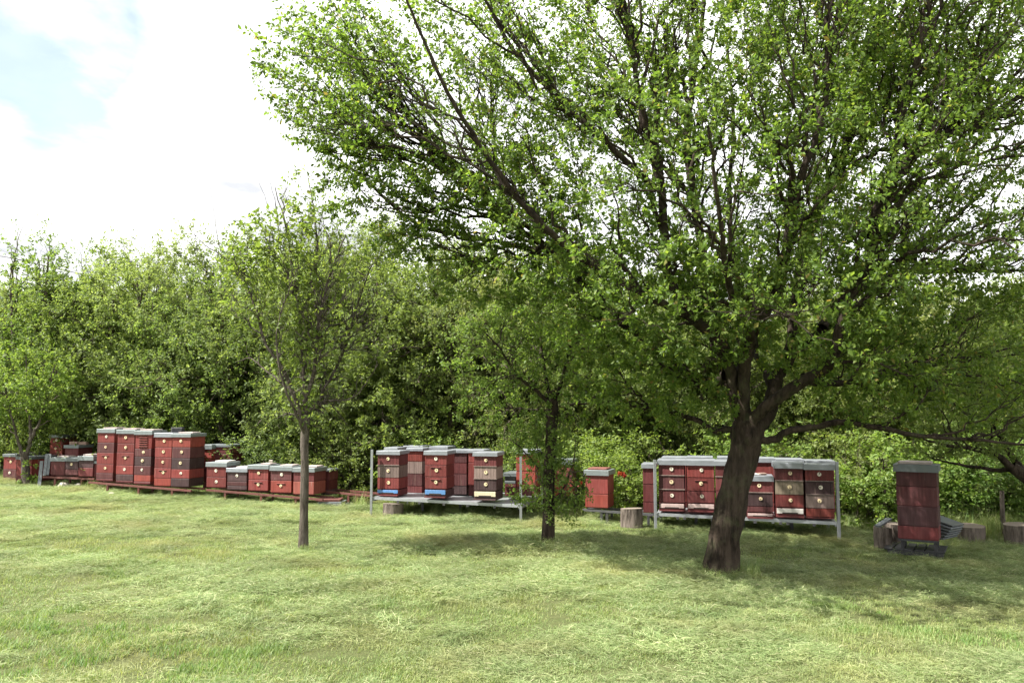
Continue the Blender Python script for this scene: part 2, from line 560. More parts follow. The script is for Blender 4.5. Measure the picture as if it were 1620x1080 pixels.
def tubes(paths, radii, sides=4, ridge=0.0):
    """paths (B,n,3), radii (B,n) -> verts, quads"""
    paths = np.asarray(paths, float); radii = np.asarray(radii, float)
    B, n, _ = paths.shape
    T = np.empty_like(paths)
    T[:, 1:-1] = paths[:, 2:] - paths[:, :-2]
    T[:, 0] = paths[:, 1] - paths[:, 0]; T[:, -1] = paths[:, -1] - paths[:, -2]
    T = nrm(T)
    ref = np.where(np.abs(nrm(paths[:, -1] - paths[:, 0])[:, 2:3]) > 0.8, np.array([[1.0, 0.13, 0.0]]), np.array([[0.1, 0.05, 1.0]]))
    S = nrm(np.cross(T, ref[:, None, :])); U = np.cross(S, T)
    a = 2 * np.pi * np.arange(sides) / sides
    rr = radii[:, :, None]
    if ridge:
        rr = rr * (1 + ridge * (vnoise(a[None, None, :] * 3.1 + 5, np.arange(n)[None, :, None] * 0.35) - 0.5) * 2)
    else:
        rr = np.repeat(rr, sides, 2)
    V = paths[:, :, None, :] + (S[:, :, None, :] * np.cos(a)[:, None] + U[:, :, None, :] * np.sin(a)[:, None]) * rr[..., None]
    base = (np.arange(B) * n * sides)[:, None, None]
    k = np.arange(n - 1)[None, :, None] * sides
    s = np.arange(sides)[None, None, :]
    s2 = (s + 1) % sides
    q = np.stack([base + k + s, base + k + s2, base + k + sides + s2, base + k + sides + s], -1).reshape(-1, 4)
    return V.reshape(-1, 3), q


def spline(pts, n):
    """Catmull-Rom through pts (k,c) sampled at n places"""
    p = np.asarray(pts, float)
    p = np.vstack([2 * p[0] - p[1], p, 2 * p[-1] - p[-2]])
    k = len(p) - 3
    t = np.linspace(0, k - 1e-6, n)
    i = t.astype(int); f = (t - i)[:, None]
    a, b, c, d = p[i], p[i + 1], p[i + 2], p[i + 3]
    return 0.5 * (2 * b + (c - a) * f + (2 * a - 5 * b + 4 * c - d) * f ** 2 + (3 * b - a - 3 * c + d) * f ** 3)


class Wood:
    """branch graph that grows towards points scattered through the crown"""
    def __init__(self):
        self.P = []; self.D = []; self.R = []

    def add_path(self, p, r, skip=0):
        d = nrm(np.gradient(p, axis=0))
        self.P.append(p[skip:]); self.D.append(d[skip:]); self.R.append(r[skip:])

    def grow(self, targets, n, rad, g, pull=0.18, root=None, curve=0.38, jitter=0.03, maxlen=None, register=True):
        P = np.concatenate(self.P); D = np.concatenate(self.D); Rr = np.concatenate(self.R)
        kd = kdtree.KDTree(len(P))
        for i, p in enumerate(P):
            kd.insert(p, i)
        kd.balance()
        T = np.asarray(targets, float)
        q = T - (T - root) * pull if root is not None else T
        idx = np.array([kd.find(x)[1] for x in q])
        s = P[idx]; d = D[idx]; r0 = Rr[idx]
        vec = T - s; Ln = np.linalg.norm(vec, axis=1)
        ok = Ln > 0.03
        if maxlen:
            T = np.where((Ln > maxlen)[:, None], s + vec / np.maximum(Ln, 1e-6)[:, None] * maxlen, T)
            vec = T - s; Ln = np.linalg.norm(vec, axis=1)
        s, d, r0, T, vec, Ln = s[ok], d[ok], r0[ok], T[ok], vec[ok], Ln[ok]
        c = s + nrm(d * 0.75 + nrm(vec) * 0.6) * (Ln * curve)[:, None]
        t = np.linspace(0, 1, n)[None, :, None]
        path = s[:, None] * (1 - t) ** 2 + 2 * c[:, None] * t * (1 - t) + T[:, None] * t ** 2
        jit = g.normal(0, 1, path.shape) * (Ln * jitter)[:, None, None]
        jit[:, 0] = 0
        path = path + jit
        ra = np.minimum(r0 * 0.72, rad * (0.7 + 0.6 * g.random(len(s))) * (0.6 + 0.5 * np.clip(Ln / (np.mean(Ln) + 1e-6), 0, 2)))
        rr = ra[:, None] * (1 - 0.72 * np.linspace(0, 1, n)[None, :])
        if register:
            for k in range(len(path)):
                self.add_path(path[k], rr[k], 1)
        return path, rr


def leaf_mesh(B, Dn, Nn, Ln, wr):
    """base, direction, normal, length arrays -> folded pointed leaves (4 verts, 2 tris each)"""
    S = nrm(np.cross(Dn, Nn))
    Nn = np.cross(S, Dn)
    w = (Ln * wr)[:, None]; l = Ln[:, None]
    V = np.stack([B, B + Dn * l * 0.46 + S * w * 0.5 + Nn * w * 0.16, B + Dn * l - Nn * l * 0.10, B + Dn * l * 0.46 - S * w * 0.5 + Nn * w * 0.16], 1)
    n = len(B)
    i = np.arange(n)[:, None] * 4
    tri = np.concatenate([i + np.array([[0, 1, 2]]), i + np.array([[0, 2, 3]])], 1).reshape(-1, 3)
    return V.reshape(-1, 3), tri


def leaves_on(paths, per, g, length=(0.035, 0.062), wr=0.55, t0=0.12, spread=0.02, up=0.6, droop=0.25, keep=None, out=0.35):
    """leaves along twigs in little rosettes"""
    Bn, n, _ = paths.shape
    t = t0 + (1 - t0) * g.random((Bn, per)) ** 0.8
    ros = np.round(t * 4) / 4                       # gather into spurs
    t = np.clip(np.where(g.random(t.shape) < 0.70, ros + g.normal(0, 0.02, t.shape), t), 0, 1)
    f = t * (n - 1)
    i = np.minimum(f.astype(int), n - 2); fr = (f - i)[..., None]
    b = np.arange(Bn)[:, None]
    P = paths[b, i] * (1 - fr) + paths[b, i + 1] * fr
    T = nrm(paths[b, i + 1] - paths[b, i])
    rnd = nrm(g.normal(0, 1, P.shape))
    side = nrm(rnd - T * np.sum(rnd * T, -1, keepdims=True))
    D = nrm(side * 0.9 + T * (0.25 + 0.6 * g.random(P.shape[:2])[..., None]) + np.array([0, 0, -droop]) * g.random(P.shape[:2])[..., None])
    Nn = nrm(np.array([0, 0, 1.0]) * up * .75 + g.normal(0, 0.55, P.shape) + nrm(P - P.reshape(-1, 3).mean(0)) * out)
    L = (length[0] + (length[1] - length[0]) * g.random(P.shape[:2])) * g.uniform(.75, 1.28, (Bn, 1))
    P = P + side * spread * g.random(P.shape[:2])[..., None]
    P, D, Nn, L = P.reshape(-1, 3), D.reshape(-1, 3), Nn.reshape(-1, 3), L.ravel()
    if keep is not None:
        k = keep(P, g)
        P, D, Nn, L = P[k], D[k], Nn[k], L[k]
    return leaf_mesh(P, D, Nn, L, wr * (0.8 + 0.4 * g.random(len(L))))


def in_ellipsoids(ell, n, g, shell=0.0):
    """n points through a union of ellipsoids (centre, radii); shell > 0 favours the outside"""
    ell = [(np.asarray(c, float), np.asarray(r, float), w) for c, r, w in ell]
    vol = np.array([w * np.prod(r) ** (2 / 3) for c, r, w in ell]); vol /= vol.sum()
    k = g.choice(len(ell), n, p=vol)
    d = nrm(g.normal(0, 1, (n, 3)))
    rad = g.random(n) ** (1 / (3.0 + shell))
    C = np.array([e[0] for e in ell])[k]; RR = np.array([e[1] for e in ell])[k]
    return C + d * RR * rad[:, None]


# ---- the big spreading tree on the right
YB = 10.45


def build_big_tree():
    g = np.random.default_rng(21)
    b0 = at(1143, 898, YB); b0[2] = gzf(b0[0], b0[1])
    root = empty("fruit_tree", b0)
    tag(root, "big spreading tree with a leaning dark trunk and wide leafy crown", "tree")
    W = Wood()
    wp = lambda px, py, dy=0.0: at(px, py, YB + dy)
    # trunk
    tp = spline([np.append(wp(x, y), r) for x, y, r in ((1138, 915, 0.27), (1141, 890, 0.218), (1147, 850, 0.192), (1157, 800, 0.182), (1169, 750, 0.18), (1178, 712, 0.185), (1183, 686, 0.20), (1186, 664, 0.17))], 40)
    V, q = tubes(tp[None, :, :3], tp[None, :, 3], 44, 0.13)
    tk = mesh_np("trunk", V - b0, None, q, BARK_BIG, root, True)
    W.add_path(tp[-6:, :3], tp[-6:, 3])
    F0 = (1182, 688, 0.0)
    limbs = [
        # (points px, py, depth offset), start radius, end radius
        ([F0, (1163, 640, -.05), (1150, 593, -.15), (1135, 545, -.3), (1083, 496, -.5), (1054, 429, -.7), (1040, 300, -.9), (1018, 225, -1.1), (1000, 120, -1.3), (985, -20, -1.4)], .088, .018),
        ([F0, (1160, 620, .15), (1140, 545, .35), (1126, 448, .6), (1110, 390, .8), (1090, 285, 1.0), (1082, 225, 1.1), (1095, 120, 1.2), (1110, 25, 1.2), (1118, -120, 1.2)], .086, .022),
        ([(1178, 660, .1), (1172, 590, .4), (1168, 500, .9), (1160, 430, 1.3), (1150, 330, 1.8), (1160, 200, 2.2), (1150, 60, 2.5)], .07, .018),
        ([F0, (1182, 600, -.2), (1192, 545, -.4), (1212, 495, -.6), (1236, 452, -.8), (1243, 390, -1.0), (1262, 300, -1.3), (1300, 180, -1.6), (1310, 40, -1.7)], .085, .018),
        ([F0, (1210, 655, .15), (1222, 610, .25), (1246, 559, .4), (1256, 472, .6), (1275, 370, .8), (1332, 235, .9), (1352, 140, 1.0), (1385, 20, 1.1), (1410, -120, 1.2)], .105, .024),
        ([F0, (1208, 645, -.25), (1271, 597, -.5), (1314, 562, -.7), (1330, 477, -.9), (1362, 425, -1.0), (1372, 370, -1.1), (1400, 280, -1.3), (1430, 150, -1.6), (1470, 20, -1.8)], .085, .016),
        ([(1190, 696, 0), (1225, 694, -.1), (1256, 684, -.2), (1324, 676, -.3), (1360, 680, -.4), (1440, 690, -.5), (1530, 698, -.6), (1640, 705, -.7)], .052, .012),
        ([(1271, 597, -.5), (1300, 606, -.2), (1360, 604, .2), (1430, 590, .5), (1500, 572, .8), (1620, 548, 1.1)], .05, .012),
        ([(1176, 672, 0), (1131, 684, .1), (1097, 665, .25), (1040, 652, .4), (985, 640, .6), (930, 632, .8)], .045, .010),
        ([(1150, 593, -.15), (1120, 612, .2), (1093, 593, .4), (1060, 560, .6), (996, 515, .7), (924, 448, .8), (880, 400, .8), (810, 357, .7), (750, 300, .6), (690, 245, .4), (610, 170, .2), (540, 60, 0)], .066, .014),
        ([(1083, 496, -.5), (1030, 470, -.8), (975, 440, -1.0), (910, 400, -1.3), (840, 340, -1.6), (760, 240, -1.9), (690, 120, -2.2), (640, -10, -2.4)], .048, .012),
        ([(880, 400, .8), (800, 385, 1.0), (720, 372, 1.1), (650, 350, 1.1), (580, 290, 1.0), (520, 240, .9)], .04, .010),
        ([(1372, 370, -1.1), (1400, 310, -.9), (1460, 240, -.6), (1530, 210, -.4), (1592, 172, -.2), (1680, 110, 0)], .06, .02),
        ([(1300, 520, -.4), (1335, 470, .1), (1380, 450, .4), (1430, 428, .6), (1520, 425, .7), (1650, 428, .8)], .055, .015),
        ([(1040, 300, -.9), (960, 220, -1.2), (880, 150, -1.3), (800, 60, -1.4), (740, -60, -1.4)], .04, .012),
        ([(1246, 559, .4), (1300, 520, 1.0), (1380, 460, 1.7), (1460, 380, 2.2), (1560, 300, 2.5), (1650, 200, 2.6)], .06, .014),
        ([(1192, 545, -.4), (1170, 480, -1.1), (1150, 420, -1.7), (1140, 330, -2.2), (1120, 200, -2.6)], .05, .012),
        ([(1222, 610, .25), (1190, 560, 1.0), (1130, 500, 1.8), (1060, 430, 2.4), (980, 330, 2.8)], .05, .012),
    ]
    for pts, ra, rb in limbs:
        n = 8 * len(pts)
        s = spline([wp(*p) for p in pts], n)
        w = np.cumsum(g.normal(0, 0.010, (n, 3)), 0); w -= np.linspace(0, 1, n)[:, None] * w[-1]; w[0] = 0
        s = s + w * 0.8
        t = np.linspace(0, 1, n)
        r = (ra * (1 - t) ** 0.8 + rb * (1 - (1 - t) ** 0.8)) * (1 + 0.10 * (vnoise(t * 14, t * 0 + pts[0][0] * .37 + ra * 99) - .5))
        r[:5] *= np.linspace(1.25, 1.0, 5)
        V, q = tubes(s[None], r[None], 12, 0.06)
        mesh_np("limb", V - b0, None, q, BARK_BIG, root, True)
        W.add_path(s, r, 6)
    k = YB / F
    E = lambda px, py, dy, rx, rz, ry, w=1.0: (wp(px, py, dy), (rx * k, ry, rz * k), w)
    ell = [E(1150, 250, 0, 430, 250, 3.0), E(1130, -20, 0, 480, 260, 2.8), E(680, 130, -.4, 255, 195, 1.9, .9), E(515, 120, -.3, 118, 125, 1.1, .8),
           E(760, 300, .5, 170, 80, 1.0, .9), E(560, 235, .7, 80, 55, .7, .7), E(1500, 260, .2, 330, 260, 2.9), E(1480, -40, 0, 330, 230, 2.6),
           E(1520, 560, .2, 230, 125, 1.7, .9), E(1380, 590, -.3, 130, 90, 1.3, .7), E(1000, 600, .3, 110, 85, .9, 1.1), E(1040, 480, -.5, 200, 110, 1.6, 1.0),
           E(760, 445, .4, 110, 45, .5, .35), E(610, 325, .6, 120, 50, .7, .45), E(700, 390, .6, 120, 45, .6, .4), E(860, 400, .2, 110, 70, .8, .5), E(880, 470, .3, 110, 60, .7, .4), E(1250, 470, -.3, 190, 130, 1.9, 1.0), E(1100, 640, -.2, 60, 45, .5, .5), E(1150, 330, -2.2, 380, 200, 1.2, .35)]
    def clean(p):
        X = p - CAM
        yc = X[:, 1] * math.cos(PITCH) + X[:, 2] * math.sin(PITCH)
        zc = -X[:, 1] * math.sin(PITCH) + X[:, 2] * math.cos(PITCH)
        py = 540 - F * zc / yc
        return p[(py < 735) & (p[:, 1] > 6.0)]
    t1 = clean(in_ellipsoids(ell, 330, g, 0.5))
    p1, r1 = W.grow(t1, 12, 0.026, g, 0.30, tp[-1, :3], 0.40, 0.022)
    t2 = clean(in_ellipsoids(ell, 2100, g, 0.7))
    p2, r2 = W.grow(t2, 7, 0.011, g, 0.16, tp[-1, :3], 0.40, 0.03, 1.5)
    t3 = clean(in_ellipsoids(ell, 10800, g, 0.6))
    p3, r3 = W.grow(t3, 5, 0.0052, g, 0.06, tp[-1, :3], 0.36, 0.05, 0.62, register=False)
    sh = np.array([e[1] for e in ell])                      # long shoots that break the outline
    k4 = g.integers(0, len(ell), 900)
    d4 = nrm(g.normal(0, 1, (900, 3)) + [0, 0, .5])
    t4 = clean(np.array([e[0] for e in ell])[k4] + d4 * sh[k4] * g.uniform(.95, 1.18, (900, 1)))
    p4, r4 = W.grow(t4, 7, 0.0055, g, 0.03, tp[-1, :3], 0.34, 0.03, 0.85, register=False)
    VV = []; QQ = []; off = 0
    for P, Rr, sd in ((p1, r1, 6), (p2, r2, 4), (p3, r3, 3), (p4, r4, 3)):
        V, q = tubes(P, Rr, sd)
        VV.append(V); QQ.append(q + off); off += len(V)
    tag(mesh_np("twigs", np.concatenate(VV) - b0, None, np.concatenate(QQ), BARK_BIG, root, True), kind="stuff")
    V3, f3 = leaves_on(p3, 26, g, (0.030, 0.070), 0.54)
    V2, f2 = leaves_on(p2, 10, g, (0.034, 0.070), 0.54, 0.40)
    V4, f4 = leaves_on(p4, 30, g, (0.032, 0.072), 0.52, 0.1)
    tag(mesh_np("crown", np.concatenate([V3, V2, V4]) - b0, np.concatenate([f3, f2 + len(V3), f4 + len(V3) + len(V2)]), None, LEAF_BIG, root), kind="stuff")
    return root, b0


BIG, BIG0 = build_big_tree()


def small_tree(name, label, base_px, base_py, Y, trunk, stems, ell_px, n1, n2, n3, per, bark_m, twig_m, leaf_m, leaf_len, seed, keep=None, rad=(0.012, 0.006, 0.003), group=None, maxlen=0.5, low=None, sides=14, foliage=None):
    """a young tree: trunk (px, py, radius), stems as poly-lines, crown through ellipsoids"""
    g = np.random.default_rng(seed)
    b0 = at(base_px, base_py, Y); b0[2] = gzf(b0[0], b0[1])
    root = empty(name, b0)
    tag(root, label, "tree", group)
    wp = lambda px, py, dy=0.0: at(px, py, Y + dy)
    W = Wood()
    pts = [np.append(wp(x, y), r) for x, y, r in trunk]
    pts[0][2] = b0[2] - 0.06
    tp = spline(pts, 30)
    V, q = tubes(tp[None, :, :3], tp[None, :, 3], sides, 0.08)
    mesh_np("trunk", V - b0, None, q, bark_m, root, True)
    W.add_path(tp[-5:, :3], tp[-5:, 3])
    for pl, ra, rb in stems:
        n = 6 * len(pl)
        s = spline([wp(*p) for p in pl], n)
        s[1:] += np.cumsum(g.normal(0, 0.006, (n - 1, 3)), 0)
        t = np.linspace(0, 1, n)
        r = ra * (1 - t) + rb * t
        V, q = tubes(s[None], r[None], 8, 0.05)
        mesh_np("branch", V - b0, None, q, bark_m, root, True)
        W.add_path(s, r, 3)
    k = Y / F
    ell = [(wp(px, py, dy), (rx * k, ry, rz * k), w) for px, py, dy, rx, rz, ry, w in ell_px]
    P1, R1 = W.grow(in_ellipsoids(ell, n1, g, 0.5), 9, rad[0], g, 0.30, tp[-1, :3], 0.45, 0.03)
    P2, R2 = W.grow(in_ellipsoids(ell, n2, g, 0.5), 6, rad[1], g, 0.16, tp[-1, :3], 0.4, 0.04, maxlen * 2)
    P3, R3 = W.grow(in_ellipsoids(ell, n3, g, 0.3), 5, rad[2], g, 0.06, tp[-1, :3], 0.4, 0.06, maxlen, register=False)
    VV = []; QQ = []; off = 0
    for P, Rr, sd in ((P1, R1, 5), (P2, R2, 4), (P3, R3, 3)):
        V, q = tubes(P, Rr, sd)
        VV.append(V); QQ.append(q + off); off += len(V)
    tag(mesh_np("twigs", np.concatenate(VV) - b0, None, np.concatenate(QQ), twig_m, root, True), kind="stuff")
    V, f = leaves_on(P3, per, g, leaf_len, 0.56, keep=keep)
    tag(mesh_np(foliage or "crown", V - b0, f, None, leaf_m, root), kind="stuff")
    return root


# ---- the slim half-bare tree left of the middle
YS = 11.5


def keep_small(P, g):
    X = P - CAM
    px = 810 + F * X[:, 0] / (X[:, 1] * math.cos(PITCH) + X[:, 2] * math.sin(PITCH))
    z = P[:, 2]
    pr = np.where(px < 500, 0.40, 0.10) * np.where(z > 3.7, 1.5, 0.65)
    pr = np.where(z < 2.5, pr * 0.5, pr)
    return g.random(len(P)) < pr


small_tree("slim_tree", "slim young tree with bare grey twigs and sparse leaves on a straight trunk", 480, 865, YS,
           [(480, 872, .075), (480, 850, .066), (481, 800, .058), (482, 745, .055), (482, 705, .057), (483, 680, .062), (484, 655, .055)],
           [([(483, 690, 0), (465, 620, -.1), (445, 570, -.2), (422, 530, -.25), (410, 480, -.3), (395, 430, -.3)], .034, .008),
            ([(483, 690, 0), (478, 610, .05), (470, 540, .1), (462, 450, .1), (450, 370, .15), (432, 300, .2)], .034, .006),
            ([(480, 640, 0), (492, 590, -.1), (500, 510, -.2), (520, 430, -.3), (545, 370, -.35)], .034, .007),
            ([(484, 668, 0), (512, 622, .15), (540, 570, .25), (570, 480, .3), (590, 420, .3)], .028, .006),
            ([(478, 600, .05), (486, 560, .2), (486, 520, .35), (500, 420, .45), (496, 340, .5), (485, 280, .5)], .03, .006),
            ([(482, 655, 0), (515, 632, -.15), (560, 625, -.25), (600, 575, -.3)], .02, .005),
            ([(465, 620, -.1), (430, 590, .1), (400, 565, .2), (375, 570, .3)], .016, .004),
            ([(432, 380, .2), (420, 330, .2), (405, 285, .25)], .006, .002),
            ([(395, 440, -.3), (350, 400, -.3), (320, 380, -.3), (290, 352, -.3)], .010, .003),
            ([(445, 400, .15), (436, 320, .2), (426, 275, .2)], .007, .002),
            ([(350, 400, -.3), (337, 345, -.3), (331, 298, -.3)], .006, .002),
            ([(483, 690, 0), (470, 650, -.3), (452, 600, -.5), (440, 520, -.6), (470, 420, -.7)], .024, .005)],
           [(480, 450, 0, 100, 150, .9, 1.0), (425, 430, 0, 90, 110, .7, .9), (560, 480, 0, 80, 120, .7, 1.1), (500, 590, 0, 85, 85, .6, 1.9), (490, 640, 0, 60, 45, .4, 1.3), (530, 500, 0, 70, 80, .5, 1.2), (480, 310, .2, 50, 60, .4, .35), (395, 390, 0, 60, 50, .4, .4), (515, 660, 0, 60, 40, .3, .3)],
           80, 750, 3000, 10, BARK_SMALL, TWIG_GREY, LEAF_FRESH, (0.045, 0.085), 5, keep_small, (.014, .008, .0048))

# ---- the mossy tree before the steel stand, leaves down its trunk
small_tree("mossy_tree", "dark trunk wrapped in leafy shoots standing before the steel stand", 867, 856, 12.4,
           [(866, 864, .115), (867, 845, .10), (868, 800, .088), (869, 740, .085), (872, 690, .085), (874, 640, .09), (872, 618, .06)],
           [([(872, 640, 0), (845, 615, -.2), (815, 590, -.4), (790, 555, -.5), (760, 520, -.5)], .035, .007),
            ([(872, 650, 0), (840, 645, .1), (800, 640, .2), (760, 632, .3), (735, 640, .3)], .028, .006),
            ([(872, 640, 0), (860, 590, .1), (850, 520, .15), (842, 450, .2)], .035, .007),
            ([(874, 640, 0), (890, 590, -.1), (905, 530, -.2), (930, 480, -.3)], .032, .007),
            ([(875, 660, 0), (905, 640, .1), (935, 635, .2), (962, 610, .3)], .022, .005),
            ([(870, 760, 0), (845, 735, -.2), (815, 700, -.3), (795, 690, -.3)], .016, .004),
            ([(866, 800, 0), (890, 770, -.15), (905, 730, -.2), (910, 700, -.2)], .02, .005)],
           [(800, 560, 0, 115, 90, .9, .7), (870, 500, 0, 100, 110, .9, .6), (930, 560, 0, 60, 90, .7, .5), (868, 690, 0, 62, 70, .45, .8), (845, 700, 0, 60, 45, .5, .7), (892, 772, -.1, 46, 50, .35, 1.0), (838, 780, -.1, 36, 34, .3, .5), (892, 815, -.1, 34, 24, .25, .5), (770, 640, .2, 70, 50, .5, .5)],
           80, 460, 1650, 14, BARK_BIG, BARK_HEDGE, LEAF_FRESH, (0.03, 0.058), 6)

# ---- small forked tree at the far left
small_tree("forked_tree", "small forked tree at the far left beside the low hives", 41, 764, 19.6,
           [(41, 768, .12), (41, 755, .10), (40, 738, .088), (39, 722, .085), (39, 714, .075)],
           [([(39, 725, 0), (30, 700, -.1), (24, 670, -.2), (10, 620, -.3)], .05, .012),
            ([(39, 725, 0), (46, 700, 0), (47, 670, .05), (42, 630, .1), (40, 560, .1)], .052, .012),
            ([(46, 700, 0), (54, 682, -.1), (60, 672, -.15), (75, 630, -.2), (90, 580, -.3)], .045, .010)],
           [(40, 600, 0, 80, 65, 1.2, 1.0), (-10, 620, 0, 60, 55, 1.0, .7), (90, 620, .2, 50, 50, .9, .6), (45, 742, -.1, 24, 26, .3, .6)],
           40, 240, 800, 15, BARK_SMALL, BARK_HEDGE, LEAF_FRESH, (0.05, 0.085), 8)

# ---- tree whose trunk leans in from beyond the right edge
small_tree("leaning_tree", "tree with low dark boughs reaching in from the right edge", 1690, 850, 12.8,
           [(1690, 866, .19), (1686, 830, .16), (1668, 790, .14), (1640, 765, .12), (1615, 748, .10), (1600, 738, .085)],
           [([(1605, 742, 0), (1580, 722, -.1), (1545, 712, -.2), (1500, 705, -.3), (1450, 690, -.4)], .06, .010),
            ([(1640, 765, 0), (1600, 720, .2), (1570, 670, .4), (1540, 600, .6), (1520, 540, .7)], .06, .012),
            ([(1668, 790, 0), (1660, 700, 0), (1640, 600, 0), (1650, 480, .1)], .09, .02),
            ([(1605, 742, 0), (1560, 742, .3), (1510, 735, .5), (1470, 725, .6)], .04, .008)],
           [(1560, 640, 0, 130, 90, 1.2, 1.0), (1660, 560, 0, 140, 140, 1.4, 1.0), (1500, 700, 0, 90, 28, .7, .6)],
           60, 330, 1500, 15, BARK_BIG, BARK_BIG, LEAF_DARK, (0.035, 0.065), 9)


# ------------------------------------------------------------------ hedge of trees behind the hives
def hedge_proto(name, leaf_m, seed, h, w, n1, n2, n3, per, leaf_len, stems=3, bottom=0.25, wr=0.5, airy=False):
    g = np.random.default_rng(seed)
    root = empty(name, (0, 0, 0))
    W = Wood()
    VV = []; QQ = []; off = 0
    for s in range(stems):
        a = 2 * math.pi * (s + g.random() * .6) / stems
        top = np.array([math.cos(a) * w * .22, math.sin(a) * w * .22, h * (0.72 + .18 * g.random())])
        p = spline([(math.cos(a) * .12, math.sin(a) * .12, -0.1), top * [.35, .35, .3] + [0.1 * g.normal(), .1 * g.normal(), 0], top * [.8, .8, .65], top], 24)
        r = np.linspace(0.11, 0.02, 24) * (h / 6.0)
        V, q = tubes(p[None], r[None], 8, 0.06)
        mesh_np("trunk", V, None, q, BARK_HEDGE, root, True)
        W.add_path(p, r, 5)
    ell = []
    nl = 9 if not airy else 6
    for i in range(nl):
        zf = bottom + (1 - bottom) * (i + .5) / nl
        rad = w * .5 * math.sqrt(max(0.06, 1 - ((zf - .42) / .62) ** 2))
        for j in range(2 if zf < .8 else 1):
            a = g.random() * 6.28
            rr = rad * (.35 + .3 * g.random()) if zf < .8 else rad * .3
            ell.append(((math.cos(a) * rr, math.sin(a) * rr, zf * h), (rad * (.55 + .25 * g.random()), rad * (.55 + .25 * g.random()), h * (.10 + .05 * g.random())), 1.0))
    c0 = np.array([0, 0, h * .25])
    P1, R1 = W.grow(in_ellipsoids(ell, n1, g, 1.5), 9, 0.03, g, .30, c0, .42, .03)
    # twig ends gather in sprays, so light falls on clumps with dark gaps between
    cl = in_ellipsoids(ell, n2, g, 1.0)
    P2, R2 = W.grow(cl, 6, 0.012, g, .15, c0, .4, .04, 1.4)
    cen = P2[:, -1]
    k = g.integers(0, len(cen), n3)
    T3 = cen[k] + g.normal(0, 1, (n3, 3)) * np.array([.36, .36, .25]) + np.array([0, 0, .08])
    spikes = g.random(n3) < .08
    T3[spikes, 2] += .35 * g.random(spikes.sum())
    T3[:, 2] = np.maximum(T3[:, 2], .12)
    P3, R3 = W.grow(T3, 4, 0.006, g, .04, c0, .36, .05, .65, register=False)
    for P, Rr, sd in ((P1, R1, 5), (P2, R2, 4), (P3, R3, 3)):
        V, q = tubes(P, Rr, sd)
        VV.append(V); QQ.append(q + off); off += len(V)
    tag(mesh_np("twigs", np.concatenate(VV), None, np.concatenate(QQ), BARK_HEDGE, root, True), kind="stuff")
    V, f = leaves_on(P3, per, g, leaf_len, wr, 0.05, 0.03, 0.5, out=0.7)
    tag(mesh_np("crown", V, f, None, leaf_m, root), kind="stuff")
    return root


HED = "trees of the hedge behind the hives"
P_A = hedge_proto("hedge_tree", LEAF_HEDGE, 31, 6.2, 5.0, 90, 520, 4300, 19, (0.05, 0.088), 4, .12)
P_B = hedge_proto("hedge_tree", LEAF_PALE, 32, 6.2, 4.4, 80, 480, 4000, 21, (0.06, 0.105), 3, .10, .36)
P_C = hedge_proto("hedge_tree", LEAF_DARK, 33, 6.0, 4.8, 80, 480, 3900, 19, (0.05, 0.090), 4, .10)
P_D = hedge_proto("upright_tree", LEAF_FRESH, 34, 6.6, 2.4, 60, 240, 1000, 15, (0.06, 0.11), 3, .2, .5, True)
P_S = hedge_proto("shrub", LEAF_FRESH, 35, 1.8, 1.9, 40, 160, 750, 15, (0.05, 0.085), 5, .1)
P_U = hedge_proto("shrub", LEAF_DARK, 36, 1.8, 2.4, 40, 160, 750, 15, (0.05, 0.09), 5, .1)
used = set()


def plant(proto, px, top_py, Y, label, group, cat="tree", rot=None, base=None, widen=1.0, h0=6.2):
    p = at(px, 700, Y)
    z0 = gzf(p[0], p[1])
    if base is not None: z0 = base
    top = at(px, top_py, Y)[2]
    s = max(0.3, (top - z0) / h0)
    o = proto if proto.name not in used else copy_tree(proto)
    if proto.name not in used: used.add(proto.name)
    o.location = (p[0], p[1], z0 - 0.03)
    o.rotation_euler = (0, 0, rot if rot is not None else random.uniform(0, 6.28))
    o.scale = (s * widen, s * widen, s)
    tag(o, label, cat, group)
    return o


hedge = [
    (P_B, -95, 420, 22.5, "hedge tree at the left edge beside the airy upright tree"),
    (P_A, 15, 470, 23.5, "rounded hedge tree behind the small forked tree"),
    (P_C, 118, 430, 23.2, "dark hedge tree behind the high two-box hive"),
    (P_A, 185, 400, 22.4, "bushy hedge tree behind the left end of the tall hives"),
    (P_B, 272, 384, 21.8, "tall pale green hedge tree behind the tall hives"),
    (P_A, 365, 398, 21.2, "hedge tree left of the slim half-bare tree"),
    (P_C, 455, 392, 21.4, "dark hedge tree straight behind the slim half-bare tree"),
    (P_B, 545, 372, 20.6, "hedge tree right of the slim half-bare tree"),
    (P_A, 632, 362, 20.0, "bushy hedge tree behind the left post of the steel stand"),
    (P_C, 715, 376, 19.6, "hedge tree behind the middle of the left steel stand"),
    (P_B, 800, 398, 19.3, "hedge tree behind the mossy trunk's left side"),
    (P_A, 900, 415, 19.0, "hedge tree behind the mossy trunk's right side"),
    (P_C, 1000, 425, 18.8, "hedge tree behind the grey log section"),
    (P_B, 1095, 455, 18.4, "hedge tree behind the left half of the right steel stand"),
    (P_A, 1190, 450, 18.2, "hedge tree behind the fork of the big tree"),
    (P_C, 1285, 455, 18.0, "hedge tree behind the right half of the right steel stand"),
    (P_A, 1385, 470, 17.8, "hedge tree left of the lone dark red hive"),
    (P_B, 1480, 470, 17.5, "hedge tree behind the lone dark red hive"),
    (P_C, 1575, 460, 17.2, "hedge tree behind the low stumps at the right"),
    (P_A, 1690, 440, 17.0, "hedge tree beyond the right edge behind the leaning tree"),
]
for i, (pr, px, ty, Y, lab) in enumerate(hedge):
    plant(pr, px, ty, Y, lab, HED, rot=i * 2.39)
